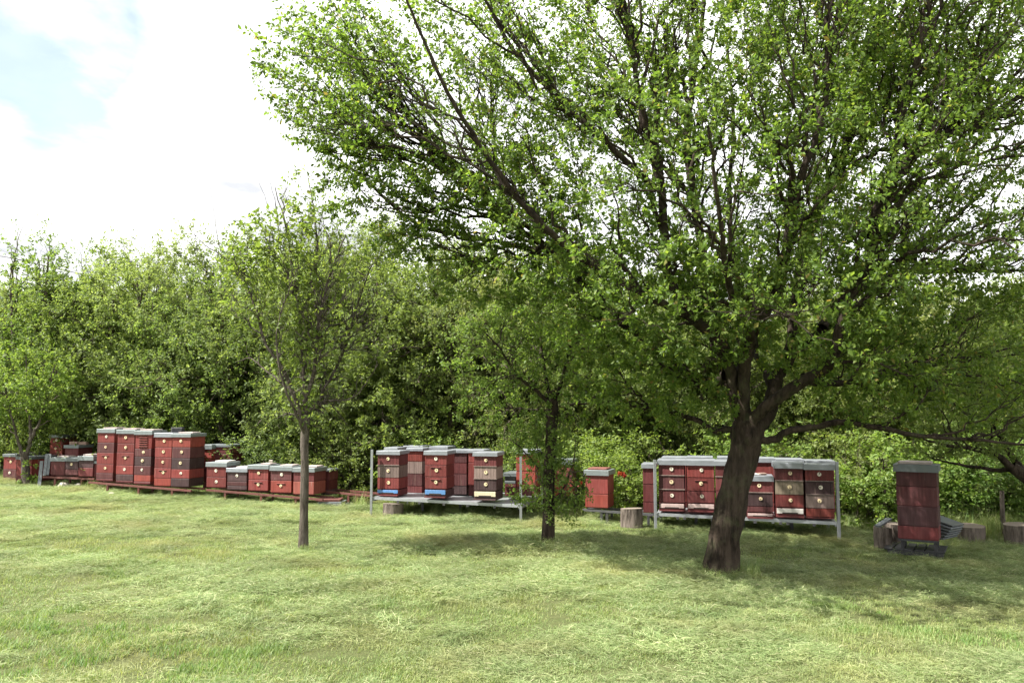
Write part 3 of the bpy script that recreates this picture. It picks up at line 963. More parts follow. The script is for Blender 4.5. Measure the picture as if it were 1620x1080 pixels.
plant(P_D, 42, 366, 21.8, "airy upright tree rising at the far left of the hedge", None, rot=1.0, h0=6.6)
plant(P_D, 98, 405, 22.0, "narrow upright tree right of the airy tree at the left", None, rot=3.4, h0=6.6)
plant(P_D, 508, 330, 19.6, "thin upright tree behind the top of the slim half-bare tree", None, rot=4.4, h0=6.6, widen=.8)
# second row closes the gaps
ROW2 = ("the airy upright tree at the left", "the tall hives", "the slim half-bare tree", "the left post of the steel stand", "the mossy tree", "the lone red hive", "the left half of the right stand", "the right half of the right stand", "the lone dark hive", "the low logs at the right")
for i, (px, ty, Y) in enumerate([(60, 440, 27), (230, 410, 26.5), (410, 410, 26), (590, 400, 25), (760, 405, 25), (930, 415, 24), (1110, 430, 23.5), (1300, 435, 23), (1480, 445, 22.5), (1640, 430, 22)]):
    plant((P_C, P_B, P_A)[i % 3], px, ty, Y, "half hidden second row tree rising far behind " + ROW2[i], "second row trees behind the hedge", rot=i * 1.7 + .4, widen=1.15)
for i, (pr, px, ty, Y, lab) in enumerate([
    (P_S, 1000, 690, 16.6, "fresh green shrub behind the grey log section"),
    (P_S, 925, 690, 17.0, "fresh green shrub behind the lone red hive on rails"),
    (P_S, 1390, 690, 15.4, "sunlit shrub between the right steel stand and the dark hive"),
    (P_U, 1340, 690, 16.2, "dark shrub right of the right steel stand"),
    (P_S, 1560, 690, 15.2, "sunlit shrub behind the low stumps"),
    (P_U, 1500, 680, 15.8, "dark shrub behind the right side of the dark red hive"),
    (P_U, 1640, 700, 15.4, "dark shrub at the right edge"),
    (P_S, 92, 690, 21.4, "shrub behind the left low hives"),
    (P_U, 430, 680, 19.2, "dark shrub behind the two-box hives"),
    (P_U, 545, 690, 18.6, "dark shrub behind the empty rail"),
    (P_S, 690, 690, 18.0, "shrub behind the left steel stand"),
    (P_U, 250, 650, 20.8, "dark shrub behind the tall hives"),
    (P_U, 860, 700, 16.8, "dark shrub behind the mossy trunk"),
    (P_S, 1180, 680, 16.4, "shrub behind the right steel stand"),
]):
    plant(pr, px, ty, Y, lab, "shrubs under the hedge", "shrub", rot=i * 2.1, h0=1.8, widen=1.25)

# power line that sags through the left of the hedge
ln = spline([at(-330, 385, 24), at(-100, 399, 24), at(0, 405, 24), at(90, 425, 24), at(160, 440, 24)], 30)
V, q = tubes(ln[None], np.full((1, 30), 0.016), 6)
tag(mesh_np("power_line", V, None, q, STEELD), "thin dark wire sagging across the sky at the left edge", "wire")


# ------------------------------------------------------------------ beehives
HIVES = "beehives along the hedge"


class Crop:
    def __init__(s, ox, oy, k): s.ox, s.oy, s.k = ox, oy, k
    def x(s, X): return s.ox + X * s.k
    def y(s, Y): return s.oy + Y * s.k


def hive(C, xl, xr, rt, rb, segs, label, Y, theta=14.0, d=0.46, planks=False, roof=None, group=HIVES, overhang=0.022, face='front'):
    """front face spans xl..xr, lid spans rt..rb, then boxes down to each segment's bottom edge"""
    th = R(theta)
    u = np.array([math.cos(th), -math.sin(th)])
    pxl, pxr = C.x(xl), C.x(xr)
    ybot = C.y(segs[-1][0])
    P = at(pxl, ybot, Y)
    # width from the right edge: solve X/Y' = (pxr-810)/F along u
    a = (pxr - 810) / F / (math.cos(PITCH) + 0.0)
    lo, hi = 0.1, 1.2
    for _ in range(40):
        mid = (lo + hi) / 2
        pp = np.array([P[0] + u[0] * mid, P[1] + u[1] * mid, P[2]])
        if project(pp)[0] < pxr: lo = mid
        else: hi = mid
    w = lo
    cx = P[:2] + u * w / 2
    pxc = (pxl + pxr) / 2
    Z = lambda Yv: at(pxc, C.y(Yv), cx[1])[2]
    z0 = Z(segs[-1][0])
    root = empty("beehive", (cx[0], cx[1], z0), -th)
    tag(root, label, "beehive", group)
    h = w / 2
    zr_t, zr_b = Z(rt) - z0, Z(rb) - z0
    zt = zr_b + 0.01
    # lid: folded sheet over a board
    rm = roof or ROOF
    mb = MB().chamfer_box(-h - overhang, h + overhang, -overhang, d + overhang, zr_b, zr_t, 0.004)
    ro = mb.build("roof", rm, root)
    MB().box(-h - overhang - .004, h + overhang + .004, -overhang - .004, -overhang + .004, zr_b - .006, zr_b + .008).build("drip_edge", rm, ro)
    for sg in segs:
        yb, m, kind = sg[:3]
        zb = Z(yb) - z0
        g = random.uniform(-.003, .003)
        hh = zt - zb
        if kind.startswith('e'):
            em = {'w': WHITE, 'r': ROSE, 'b': BLUE, 'c': CREAM, 'n': m, 'p': SLATE}[kind[1]]
            fl = MB().box(-h, h, 0.004, d - .004, zb, zt - .012).box(-h + .02, h - .02, -.004, .004, zb + hh * .42, zt - .012).build("hive_floor", m, root)
            MB().chamfer_box(-h + .012, h - .012, -.018, -.004, zb + hh * .38, zt - .016, .003).build("entrance_board", em, fl)
            MB().box(-h * .55, h * .55, -.021, -.018, zb + hh * .36, zb + hh * .50).build("entrance_slot_shade", HOLE_SHADE, fl)  # raised dark strip, paints the shade of the entrance opening
            MB().box(-h + .005, h - .005, -.05, .004, zb + .002, zb + min(.022, hh * .3)).build("landing_board", m if kind[1] != 'b' else DKRED, fl)
        else:
            mb = MB()
            if planks:
                n = 8
                mb.box(-h + .004, h - .004, .010, d - .004, zb + .003, zt - .003)
                for i in range(n):
                    x0 = -h + (w) * i / n + .0015; x1 = -h + w * (i + 1) / n - .0015
                    o = random.uniform(-.0015, .0015)
                    mb.box(x0, x1, o, .012, zb + .009, zt - .003)
                n = 8
                for sx in (-1, 1):
                    for i in range(n):
                        y0 = .014 + (d - .014) * i / n + .0015; y1 = .014 + (d - .014) * (i + 1) / n - .0015
                        o = random.uniform(-.0015, .0015)
                        mb.box(*sorted((sx * (h + o), sx * (h - .006))), y0, y1, zb + .009, zt - .003)
            else:
                mb.chamfer_box(-h + g, h + g, g, d + g, zb + .009, zt - .002, .004)
                mb.box(-h + .008, h - .008, .008, d - .008, zb, zb + .010)
            bx = mb.build("hive_box", m, root)
            zc = zt - hh * .42
            rd = min(.031, hh * .25) * random.uniform(.92, 1.06)
            if 'b' in kind:
                MB().box(-h - .006, h + .006, -.012, .004, zb + .004, zb + .018).build("batten", LATH, bx)
            if 's' in kind:
                MB().box(-.085, .085, -.004, .006, zc + rd * .75, zc + rd * 1.25).build("handle_slot_shade", HOLE_SHADE, bx)  # dark strip on the face instead of a shaded recess
                MB().chamfer_box(-.095, .095, -.014, .003, zc + rd * 1.25 + .002, zc + rd * 1.25 + .014, .003).build("awning_strip", m, bx)
            if 'd' in kind or 's' in kind:
                dx = random.uniform(-.012, .02)
                ds = MB().disc(dx, zc, 0.004, rd, .014).build("entrance_disc", random.choice((DISC, DISC, DISCW)), bx)
                an = random.uniform(0, 6.28)
                MB().disc(dx + rd * .42 * math.cos(an), zc + rd * .42 * math.sin(an), -.0095, rd * .33, .003, 10).disc(dx, zc, -.0095, rd * .10, .004, 8).build("disc_hole_shade", random.choice((HOLE_SHADE, BROWN, HOLE_SHADE)), ds)  # dark raised discs, the hole's inner shade given as colour
            if 'l' in kind:
                n = 6
                for i in range(n):
                    zz = zt - .02 - (hh - .03) * (i + .5) / n
                    MB().box(-.10, .10, -.003, .006, zz - .012, zz + .006).build("louvre_gap_shade", HOLE_SHADE, bx)  # dark strip paints the shade between the louvres
                    MB().chamfer_box(-.11, .11, -.020, .004, zz + .008, zz + .020, .003).build("louvre_slat", ORANGE, bx)
        zt = zb
    return dict(root=root, c=cx, w=w, d=d, ztop=z0 + zr_t, z0=z0, th=th, u=u)


def on_roof(H, du, dv, sx, sy, sz, name, label, cat, m, rot=0.0, group=None, lift=0.0):
    """a slab or brick resting on a hive's lid (du, dv from its middle)"""
    b = np.array([math.sin(H['th']), math.cos(H['th'])])
    c = H['c'] + b * (H['d'] / 2 + dv) + H['u'] * du
    o = MB().chamfer_box(-sx / 2, sx / 2, -sy / 2, sy / 2, 0, sz, .006).build(name, m)
    o.location = (c[0], c[1], H['ztop'] + .001 + lift)
    o.rotation_euler = (0, 0, -H['th'] + rot)
    return tag(o, label, cat, group)


SLABS = "slabs weighing down hive lids"
rows = np.array([(-20, 19.9), (75, 19.5), (140, 19.0), (160, 18.35), (295, 17.5), (325, 17.35), (515, 16.45), (600, 15.55), (820, 14.85), (1040, 14.0), (1320, 13.2)])


def Yr(px, extra=0.0):
    return float(np.interp(px, rows[:, 0], rows[:, 1])) + extra


# --- far left group
c1 = Crop(0, 640, 0.1481)
hive(c1, 30, 165, 525, 552, [(690, RED, 's'), (775, BROWN, 'd'), (822, MAROON, 'p')], "leftmost red hive with grey lid low on the grass", 20.3, roof=ROOFD, d=1.0)
hive(c1, 170, 330, 553, 582, [(650, ORANGE, 'p'), (760, RED, 'p'), (824, MAROON, 'p')], "red hive partly behind the small forked trunk", 19.9, roof=ROOFD, d=1.0)
h = hive(c1, 518, 650, 318, 350, [(425, ORANGE, 'd'), (522, ORANGE, 's'), (600, DKRED, 'p'), (800, DKRED, 'p')], "orange red hive with two discs raised behind the low row", 20.6)
h = hive(c1, 680, 822, 430, 460, [(560, DKRED, 'p'), (640, DKRED, 'p'), (800, DKBROWN, 'p')], "dark red hive with bricks on its lid behind the low row", 20.1)
on_roof(h, -.10, -.02, .22, .12, .075, "brick", "pale brick at the left on the dark red hive's lid", "brick", BRICK, group="bricks on a hive lid")
on_roof(h, .12, .02, .18, .12, .07, "brick", "darker brick at the right on the dark red hive's lid", "brick", BRICK, .2, group="bricks on a hive lid")
h = hive(c1, 540, 688, 562, 600, [(752, DKRED, 'p')], "low dark red single box hive beside the leaning grey boards", 19.35)
on_roof(h, .02, 0, .30, .25, .03, "slab", "thin flat slab on the low hive beside the leaning boards", "slab", SLAB, .1, SLABS)
hive(c1, 697, 830, 565, 600, [(690, DKBROWN, 'd'), (752, BROWN, 'p')], "low dark brown hive with one pale disc", 19.15, roof=ROOFD)
h = hive(c1, 836, 988, 548, 590, [(672, DKBROWN, 'p'), (766, MAROON, 'p')], "low hive with a dark upper and maroon lower box", 18.95)
on_roof(h, 0, -.05, .26, .26, .04, "slab", "grey slab on the low hive with dark and maroon boxes", "slab", SLAB, .05, SLABS)
hive(c1, 992, 1100, 600, 625, [(770, MAROON, 'p')], "maroon hive squeezed in left of the tall hives", 18.9)

# --- the tall five
c2 = Crop(130, 650, 0.1605)
y = lambda X: Yr(c2.x(X))
hs = []
hs.append(hive(c2, 137, 300, 176, 211, [(313, RED, 'd'), (412, BROWN, 'd'), (523, RED, 's'), (612, RED, 'd'), (664, BROWN, 'p'), (690, DKRED, 'p')], "leftmost of the five tall hives, brown second box from top", y(137)))
hs.append(hive(c2, 331, 497, 184, 220, [(322, RED, 'd'), (408, RED, 'd'), (535, RED, 's'), (625, RED, 'd'), (683, DKBROWN, 'p'), (706, DKRED, 'p')], "tall all red hive second from left, dark wooden base", y(331)))
hs.append(hive(c2, 508, 668, 193, 230, [(372, RED, 'l'), (450, BROWN, 'd'), (540, DKBROWN, 'd'), (630, BROWN, 'd'), (695, ORANGE, 'p'), (720, DKRED, 'p')], "tall hive with a louvred red top box", y(508)))
hs.append(hive(c2, 706, 868, 215, 254, [(358, ORANGE, 'd'), (458, RED, 'd'), (562, RED, 'd'), (662, RED, 's'), (738, ORANGE, 'p')], "tall all red hive with a whitish lid and bright red base", y(706), roof=ROOFL))
hs.append(hive(c2, 874, 1050, 222, 254, [(358, ORANGE, 'd'), (466, BROWN, 'd'), (574, DKBROWN, 'd'), (664, RED, 'd'), (746, DKBROWN, 'p')], "rightmost of the five tall hives, two dark brown boxes midway", y(874), d=.52))
for H_, lab in zip((hs[0], hs[1], hs[2], hs[4]), ("leftmost tall hive", "second tall hive", "louvred tall hive", "rightmost tall hive")):
    on_roof(H_, .0, .02, .34, .30, .028, "slab", "pinkish flat slab on the lid of the " + lab, "slab", SLAB, random.uniform(-.06, .06), SLABS)
for k in range(3):
    on_roof(hs[3], .04 + .01 * k, .18 - .01 * k, .26, .12, .035, "wood_block", ("lowest", "middle", "top")[k] + " dark wooden block of the pile on the whitish lid", "wooden block", DARKWOOD, .05 * k, "wooden blocks on a tall hive", .037 * k)
hive(c2, 1192, 1262, 330, 372, [(480, ORANGE, 'p'), (560, RED, 'p'), (700, MAROON, 'p'), (760, DKRED, 'p')], "narrow red hive in shade behind the rightmost tall hive", 18.3, d=.5)
hive(c2, 1280, 1450, 330, 350, [(420, DKRED, 'p'), (520, MAROON, 'p'), (640, DKRED, 'p'), (760, DKBROWN, 'p')], "dark shaded hive behind the two-box hives", 18.4, d=.55, roof=ROOFD)

# --- the low five on the red rail
c3 = Crop(300, 680, 0.1852)
y = lambda X: Yr(c3.x(X))
h = hive(c3, 144, 308, 276, 310, [(403, RED, 'd'), (490, RED, 'd')], "two box red hive with two yellow discs on the red rail", y(144))
on_roof(h, .04, .02, .30, .30, .03, "slab", "white flat slab on the two box red hive", "slab", WHITE, .05, SLABS)
h = hive(c3, 320, 485, 325, 355, [(441, DKBROWN, 'd'), (478, BROWN, 'p'), (510, DKBROWN, 'p')], "lowest hive on the red rail, dark brown with one disc", y(320), roof=ROOFL)
on_roof(h, .05, .02, .28, .30, .025, "slab", "pale slab on the lowest dark brown hive", "slab", WHITE, .02, SLABS)
h = hive(c3, 500, 665, 298, 330, [(425, RED, 's'), (518, RED, 's')], "all red hive with two dark handle slots on the red rail", y(500))
on_roof(h, .08, .03, .22, .26, .025, "slab", "pale slab on the red hive with two slots", "slab", SLAB, .02, SLABS)
on_roof(h, .10, .08, .07, .07, .06, "stone", "small pale stone on the slab of the red hive", "stone", STONE, .4, None, .026)
h = hive(c3, 690, 865, 310, 344, [(432, BROWN, 'd'), (535, ORANGE, 's')], "hive with brown upper and orange red lower box", y(690))
on_roof(h, .05, .02, .28, .30, .025, "slab", "pale slab on the hive with brown and orange boxes", "slab", SLAB, .02, SLABS)
h = hive(c3, 885, 1058, 322, 355, [(440, DKRED, 'p'), (550, WORN, 'p')], "hive with a worn pinkish lower box behind the slim trunk", y(885), d=.52)
on_roof(h, .08, .02, .26, .30, .03, "slab", "pale slab on the hive behind the slim trunk", "slab", SLAB, .02, SLABS)
hive(c3, 1120, 1190, 335, 350, [(430, DKRED, 'p'), (510, MAROON, 'p'), (555, DKBROWN, 'p')], "dark red hive half hidden at the right end of the red rail", 17.2, roof=ROOFD, d=.4)

# --- left steel stand
c4 = Crop(570, 680, 0.1728)
B1 = hive(c4, 155, 350, 190, 222, [(325, DKRED, 'db'), (437, GREIGE, 'd'), (540, RED, 'd'), (600, DKRED, 'eb')], "three box hive with blue base and weathered grey middle box", 15.45, planks=True, roof=ROOFL)
B2 = hive(c4, 590, 786, 190, 224, [(322, RED, 'd'), (430, RED, 's'), (540, RED, 's'), (618, DKBROWN, 'eb')], "all red three box hive with bright blue entrance board", 15.05, roof=ROOFL)
B3 = hive(c4, 1040, 1245, 204, 236, [(338, DKRED, 'db'), (452, GREIGE, 'db'), (555, DKBROWN, 'd'), (640, DKBROWN, 'ec')], "hive with cream base, grey middle box and dark lower box", 14.7, planks=True, roof=ROOFL)
hive(c4, 430, 562, 165, 188, [(288, ORANGE, 'p'), (400, GREIGE, 'p'), (512, BROWN, 'p'), (575, DKRED, 'p')], "tall hive between the blue based hives, orange red top box", 16.2, planks=True, roof=ROOFL)
hive(c4, 225, 330, 160, 185, [(300, RED, 'p'), (430, RED, 'p'), (575, DKRED, 'p')], "hive hidden behind the left blue based hive", 16.4, roof=ROOFL)
hive(c4, 800, 972, 180, 205, [(300, BROWN, 'p'), (400, DKRED, 'p'), (510, BROWN, 'p'), (590, DKBROWN, 'p')], "shaded brown hive right of the all red hive", 15.8, planks=True, roof=ROOFL)
hive(c4, 990, 1120, 180, 205, [(300, RED, 'p'), (510, RED, 'p'), (600, DKRED, 'p')], "red hive behind the cream based hive", 15.6, roof=ROOFL)
hive(c4, 400, 560, 145, 165, [(300, RED, 'p'), (450, RED, 'p'), (575, DKRED, 'p')], "hindmost hive at the left of the left steel stand", 16.9, roof=ROOFL)
hive(c4, 640, 790, 150, 172, [(300, RED, 'p'), (450, RED, 'p'), (585, DKRED, 'p')], "hindmost hive behind the all red hive", 16.4, roof=ROOFL)
hive(c4, 1322, 1420, 390, 420, [(465, STEELD, 'p'), (492, ROOFD, 'p'), (605, DKRED, 'p')], "low dark hive under a grey lid beside the right post", 15.3, roof=ROOFD)
hive(c4, 1428, 1600, 180, 215, [(380, ORANGE, 'p'), (520, ORANGE, 'p'), (600, MAROON, 'p')], "tall orange red hive behind the mossy tree's left branches", 15.2, roof=ROOFL)
c5 = Crop(790, 680, 0.1852)
hive(c5, 470, 625, 250, 290, [(430, DKRED, 'p'), (560, ORANGE, 'p')], "red hive glimpsed right behind the mossy trunk", 15.6, roof=ROOFD)
SG = hive(c5, 735, 927, 342, 384, [(548, RED, 'p'), (664, ORANGE, 'p')], "lone red hive with a plain back and grey lid on rails", 14.7, theta=20, roof=ROOF)
on_roof(SG, 0, 0, .34, .36, .03, "board", "reddish board lying on the lone red hive's lid", "board", RAILRED, 0)

# --- right steel stand
c6 = Crop(1000, 690, 0.216)
C1 = hive(c6, 198, 386, 172, 206, [(290, DKRED, 'db'), (392, BROWN, 'db'), (486, DKRED, 'd'), (546, DKRED, 'er')], "leftmost hive of the right stand, three dark planked boxes", 13.95, planks=True, roof=ROOFL)
C2 = hive(c6, 406, 606, 174, 210, [(302, RED, 'd'), (402, RED, 's'), (488, DKRED, 'd'), (552, DKRED, 'er')], "bright red hive with a red batten, left of the big trunk", 13.8, planks=True, roof=ROOFL)
C3 = hive(c6, 616, 815, 180, 212, [(300, DKRED, 'db'), (400, DKRED, 'd'), (500, DKRED, 'd'), (565, DKRED, 'ew')], "dark hive mostly hidden behind the big trunk", 13.65, planks=True, roof=ROOFL)
C4 = hive(c6, 842, 1034, 290, 325, [(415, DKRED, 'db'), (512, DKBROWN, 'd'), (556, BROWN, 'p'), (600, DKRED, 'er')], "shorter two box hive just right of the big trunk", 13.5, planks=True, roof=ROOFL)
C5 = hive(c6, 1055, 1261, 192, 232, [(328, DKRED, 'db'), (428, BEIGE, 'd'), (520, RED, 'd'), (592, DKRED, 'ew')], "hive with a beige middle box and white base", 13.35, planks=True, roof=ROOFL)
C6 = hive(c6, 1279, 1486, 206, 242, [(332, RED, 'db'), (430, DKBROWN, 'db'), (528, GREIGE, 'd'), (590, ORANGE, 'p'), (604, DKRED, 'p')], "rightmost hive of the right stand, greige box over an orange one", 13.2, planks=True, roof=ROOFL)
hive(c6, 82, 168, 200, 230, [(350, DKRED, 'p'), (480, MAROON, 'p'), (560, MAROON, 'p')], "plain maroon hive left of the right stand's post", 14.6, planks=True, roof=ROOFL)
for xl, xr, rt, Y, lab in ((230, 400, 152, 14.8, "back row hive behind the leftmost dark hive"), (415, 590, 150, 14.7, "back row hive behind the bright red hive"), (640, 820, 152, 14.5, "back row hive behind the big trunk"),
                           (872, 1052, 158, 14.35, "back row red hive seen over the shorter hive"), (1070, 1260, 166, 14.2, "back row hive behind the beige box hive"), (1290, 1490, 178, 14.05, "back row hive behind the rightmost hive")):
    hive(c6, xl, xr, rt, rt + 30, [(300, RED, 'p'), (400, DKRED, 'p'), (480, RED, 'p'), (555, DKRED, 'p')], lab, Y, planks=True, roof=ROOFL)
g_ = on_roof(C4, .05, .0, .13, .10, .035, "stone", "dark flat stone on the shorter hive's lid", "stone", BRICK, .5)
on_roof(C4, -.08, .02, .22, .20, .022, "slab", "pale slab on the shorter hive's lid", "slab", WHITE, .1, SLABS)

# --- the lone dark hive at the right
c7 = Crop(1330, 690, 0.1852)
RH = hive(c7, 492, 842, 240, 300, [(430, DEEP_SHADED, 'p'), (598, DEEP_SHADED, 'p'), (770, DEEPER_SHADED, 'p'), (882, MAROON, 'p')], "tall dark red hive alone at the right, seen from its shaded back", 12.05, theta=31, d=.42, roof=ROOFD, overhang=.03)  # box colours darkened to carry the shade on its back
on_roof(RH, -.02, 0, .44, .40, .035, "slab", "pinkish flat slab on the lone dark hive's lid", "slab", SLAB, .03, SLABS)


# ------------------------------------------------------------------ stands and rails
def rail_stand(name, label, px0, py0, px1, py1, Y0, Y1, legs, m, depth=0.46, th=14.0, width=.045, cat="hive stand", group=None, brace=True):
    a = at(px0, py0, Y0); b = at(px1, py1, Y1)
    root = empty(name, a)
    tag(root, label, cat, group)
    bk = np.array([math.sin(R(th)), math.cos(R(th)), 0]) * depth
    up = np.array([0, 0, -.021])
    MB().bar(up, b - a + up, width, .038).build("front_rail", m, root)
    MB().bar(bk + up, b - a + bk + up, width, .038).build("back_rail", m, root)
    for px in legs:
        t = (px - px0) / (px1 - px0)
        p = a + (b - a) * t
        for k, off in enumerate((np.zeros(3), bk)):
            q = p + off
            zg = gzf(q[0], q[1])
            MB().bar(q - a + np.array([0, 0, -.05]), np.array([q[0], q[1], zg - .06]) - a, .04).build("leg", m, root)
        MB().bar(p - a + np.array([0, 0, -.07]), p + bk - a + np.array([0, 0, -.07]), .035).build("cross_bar", m, root)
    return root


RS = "red brown rail stands under the hives"
rail_stand("rail_stand", "red brown rail stand under the five tall hives", 141, 761, 303, 774.5, 18.42, 17.42, (172, 222, 274), RAILRED, group=RS)
rail_stand("rail_stand", "red brown rail stand under the low two box hives", 327, 773, 511, 788.5, 17.35, 16.4, (358, 416, 470), RAILRED, group=RS)
rail_stand("rail_stand", "red brown rail stand under the small dark hives at left", 66, 752.5, 150, 756, 19.4, 18.85, (88, 130), RAILRED, group=RS)
rail_stand("rail_stand", "empty red brown rail stand left of the steel stand", 505, 775, 590, 782.5, 17.2, 16.6, (552, 565), RAILRED, group=RS)
rail_stand("rail_stand", "grey rail stand under the lone red hive and maroon hive", 922, 804, 1034, 812, 14.75, 14.3, (952, 961, 1026), STEELD, .42, 18, group=None)


def steel_stand(label, xl, yl, Yl, xr, yr, Yr_, top_l, top_r, depth, hooks, grp, back_posts=True):
    a = at(xl, yl, Yl); b = at(xr, yr, Yr_)
    root = empty("steel_stand", a)
    tag(root, label, "hive stand", grp)
    e = (b - a); Ln = float(np.linalg.norm(e)); ex = e / Ln
    th = R(14)
    bk = np.array([math.sin(th), math.cos(th), 0])
    # deck of slats
    n = 9
    for i in range(n):
        o = bk * (depth * (i + .5) / n)
        MB().bar(o + [0, 0, -.008], e + o + [0, 0, -.008], depth / n - .012, .012).build("deck_slat", STEEL, root)
    MB().bar(bk * -.02 + [0, 0, -.026], e + bk * -.02 + [0, 0, -.026], .012, .05).build("front_rail", STEEL, root)
    MB().bar(bk * (depth + .01) + [0, 0, -.032], e + bk * (depth + .01) + [0, 0, -.032], .03, .065).build("back_rail", STEEL, root)
    for t in (.0, .33, .66, 1.0):
        q = e * t
        MB().bar(q + [0, 0, -.05], q + bk * depth + [0, 0, -.05], .04, .06).build("cross_bar", STEEL, root)
    for px, o, topy in ((0, -.035, top_l), (1, -.035, top_r)):
        q = a + e * px + bk * o + ex * (-.03 if px == 0 else .03)
        zg = gzf(q[0], q[1])
        pq = project(q)
        tz = at(pq[0], topy, q[1])[2]
        MB().bar(np.array([q[0], q[1], zg - .08]) - a, np.array([q[0], q[1], tz]) - a, .042).build("post", STEEL, root)
        q2 = q + bk * (depth + .08)
        if back_posts:
            MB().bar(np.array([q2[0], q2[1], gzf(q2[0], q2[1]) - .08]) - a, np.array([q2[0], q2[1], tz - .05]) - a, .042).build("post", STEEL, root)
    for t in (.22, .5, .78):
        q = a + e * t + bk * depth * .55
        MB().bar(np.array([q[0], q[1], gzf(q[0], q[1]) - .06]) - a, q - a + [0, 0, -.04], .05).build("leg", STEELD, root)
    for t in hooks:
        q = e * t + bk * -.035
        MB().box(q[0] - .02, q[0] + .02, q[1] - .02, q[1] + .012, q[2] - .085, q[2] - .045).build("foot_hook", STEELD, root)
    return root


SS = "galvanised steel stands"
steel_stand("galvanised stand with a grey deck left of the mossy tree", 591, 785, 15.4, 822, 797.5, 14.55, 711, 722, 1.75, (.18, .33, .5, .66, .84), SS)
steel_stand("galvanised stand behind the big leaning trunk", 1040, 810.5, 13.95, 1323, 824.5, 13.1, 727, 730, 1.25, (.12, .16, .32, .48, .56, .7, .74, .88), SS)


# ------------------------------------------------------------------ stumps, boards, pallets and stones
def stump(name, label, px, py_top, py_bot, wpx, Y, m=STUMPW, seed=0, cat="stump", lean=0.0):
    g = np.random.default_rng(seed)
    b = at(px, py_bot, Y); b[2] = gzf(b[0], b[1])
    h = (py_bot - py_top) / F * Y + .02
    r = wpx / 2 / F * Y
    root = empty(name, b)
    tag(root, label, cat, "sawn stumps and logs on the grass")
    n = 26
    a = 2 * np.pi * np.arange(n) / n
    prof = r * (1 + .07 * (vnoise(a * 2.1 + seed * 7, a * 0 + seed) - .5) + .04 * g.normal(0, 1, n).clip(-1, 1))
    rows_ = []
    for k, t in enumerate(np.linspace(0, 1, 7)):
        rr = prof * (1.08 - .08 * min(1, t * 3)) * (1 + .012 * g.normal(0, 1, n))
        rows_.append(np.stack([np.cos(a) * rr + lean * t * h, np.sin(a) * rr, np.full(n, -.08 + t * (h + .08)) + (.012 * np.cos(a + seed) if k == 6 else 0)], -1))
    V = np.concatenate(rows_)
    i = np.arange(n)[None, :]; j = (i + 1) % n; k = np.arange(6)[:, None] * n
    q = np.stack([k + i, k + j, k + n + j, k + n + i], -1).reshape(-1, 4)
    mesh_np("log_side", V, None, q, m, root, True)
    tp = rows_[-1]
    c = tp.mean(0)[None] + [[0, 0, .004]]
    tri = np.stack([np.full(n, n), np.arange(n), (np.arange(n) + 1) % n], -1)
    mesh_np("cut_face", np.concatenate([tp, c]), tri, None, CUTFACE, root)
    return root


def cutface():
    m, nt, N, L = mat("sawn_face")
    out = N("ShaderNodeOutputMaterial"); p = N("ShaderNodeBsdfPrincipled")
    tc = N("ShaderNodeTexCoord")
    w = N("ShaderNodeTexWave"); w.wave_type = 'RINGS'; w.rings_direction = 'Z'
    w.inputs["Scale"].default_value = 16; w.inputs["Distortion"].default_value = 2.0
    L(tc.outputs["Object"], w.inputs["Vector"])
    L(mix_rgb(N, L, w.outputs["Fac"], (0.12, 0.095, 0.075), (0.22, 0.18, 0.14)), p.inputs["Base Color"])
    p.inputs["Roughness"].default_value = .9
    L(p.outputs[0], out.inputs[0])
    return m


CUTFACE = cutface()
stump("log_section", "grey upright log section beside the right stand's left post", 999, 806, 834, 34, 14.1, seed=1)
stump("log_section", "pale wide log section under the left steel stand", 622, 790, 809, 32, 15.3, seed=2)
stump("log_section", "pale wooden log left of the dark hive, board leaning on top", 1397, 831, 864, 26, 12.5, seed=3)
stump("log_section", "yellowish log close behind the dark hive's left side", 1414, 826, 861, 28, 12.75, seed=4)
stump("log_section", "reddish low log in the long grass right of the dark hive", 1532, 823, 843, 46, 13.6, seed=5)
stump("log_section", "grey low log at the right edge in the long grass", 1611, 822, 852, 40, 13.3, seed=6)

pb = at(1587, 826, 13.9)
zt = at(1587, 776, 13.9)[2]
root = empty("wooden_post", (pb[0], pb[1], gzf(pb[0], pb[1])))
tag(root, "thin weathered wooden post standing in the long grass", "post")
V, q = tubes(spline([(0, 0, -.1), (.005, 0, .2), (-.004, 0, .4), (.006, 0, zt - gzf(pb[0], pb[1]))], 14)[None], np.linspace(.04, .034, 14)[None], 9, .08)
mesh_np("shaft", V, None, q, STUMPW, root, True)

# boards leaning at the far left
for k, (pa, pbm, lab) in enumerate((((62, 764), (66, 729), "front grey board leaning against the low hives"), ((70, 752), (74, 718), "middle grey board leaning against the low hives"), ((75, 751), (79, 718), "rear grey board leaning against the low hives"))):
    a = at(*pa, 19.25 + .05 * k); b = at(*pbm, 19.5 + .05 * k)
    if k == 0: a[2] = gzf(a[0], a[1])
    o = MB().bar((0, 0, 0), b - a, .06 + .01 * (k == 0), .03).build("board", GREYWOOD)
    o.location = a
    tag(o, lab, "board", "grey boards leaning at the left")
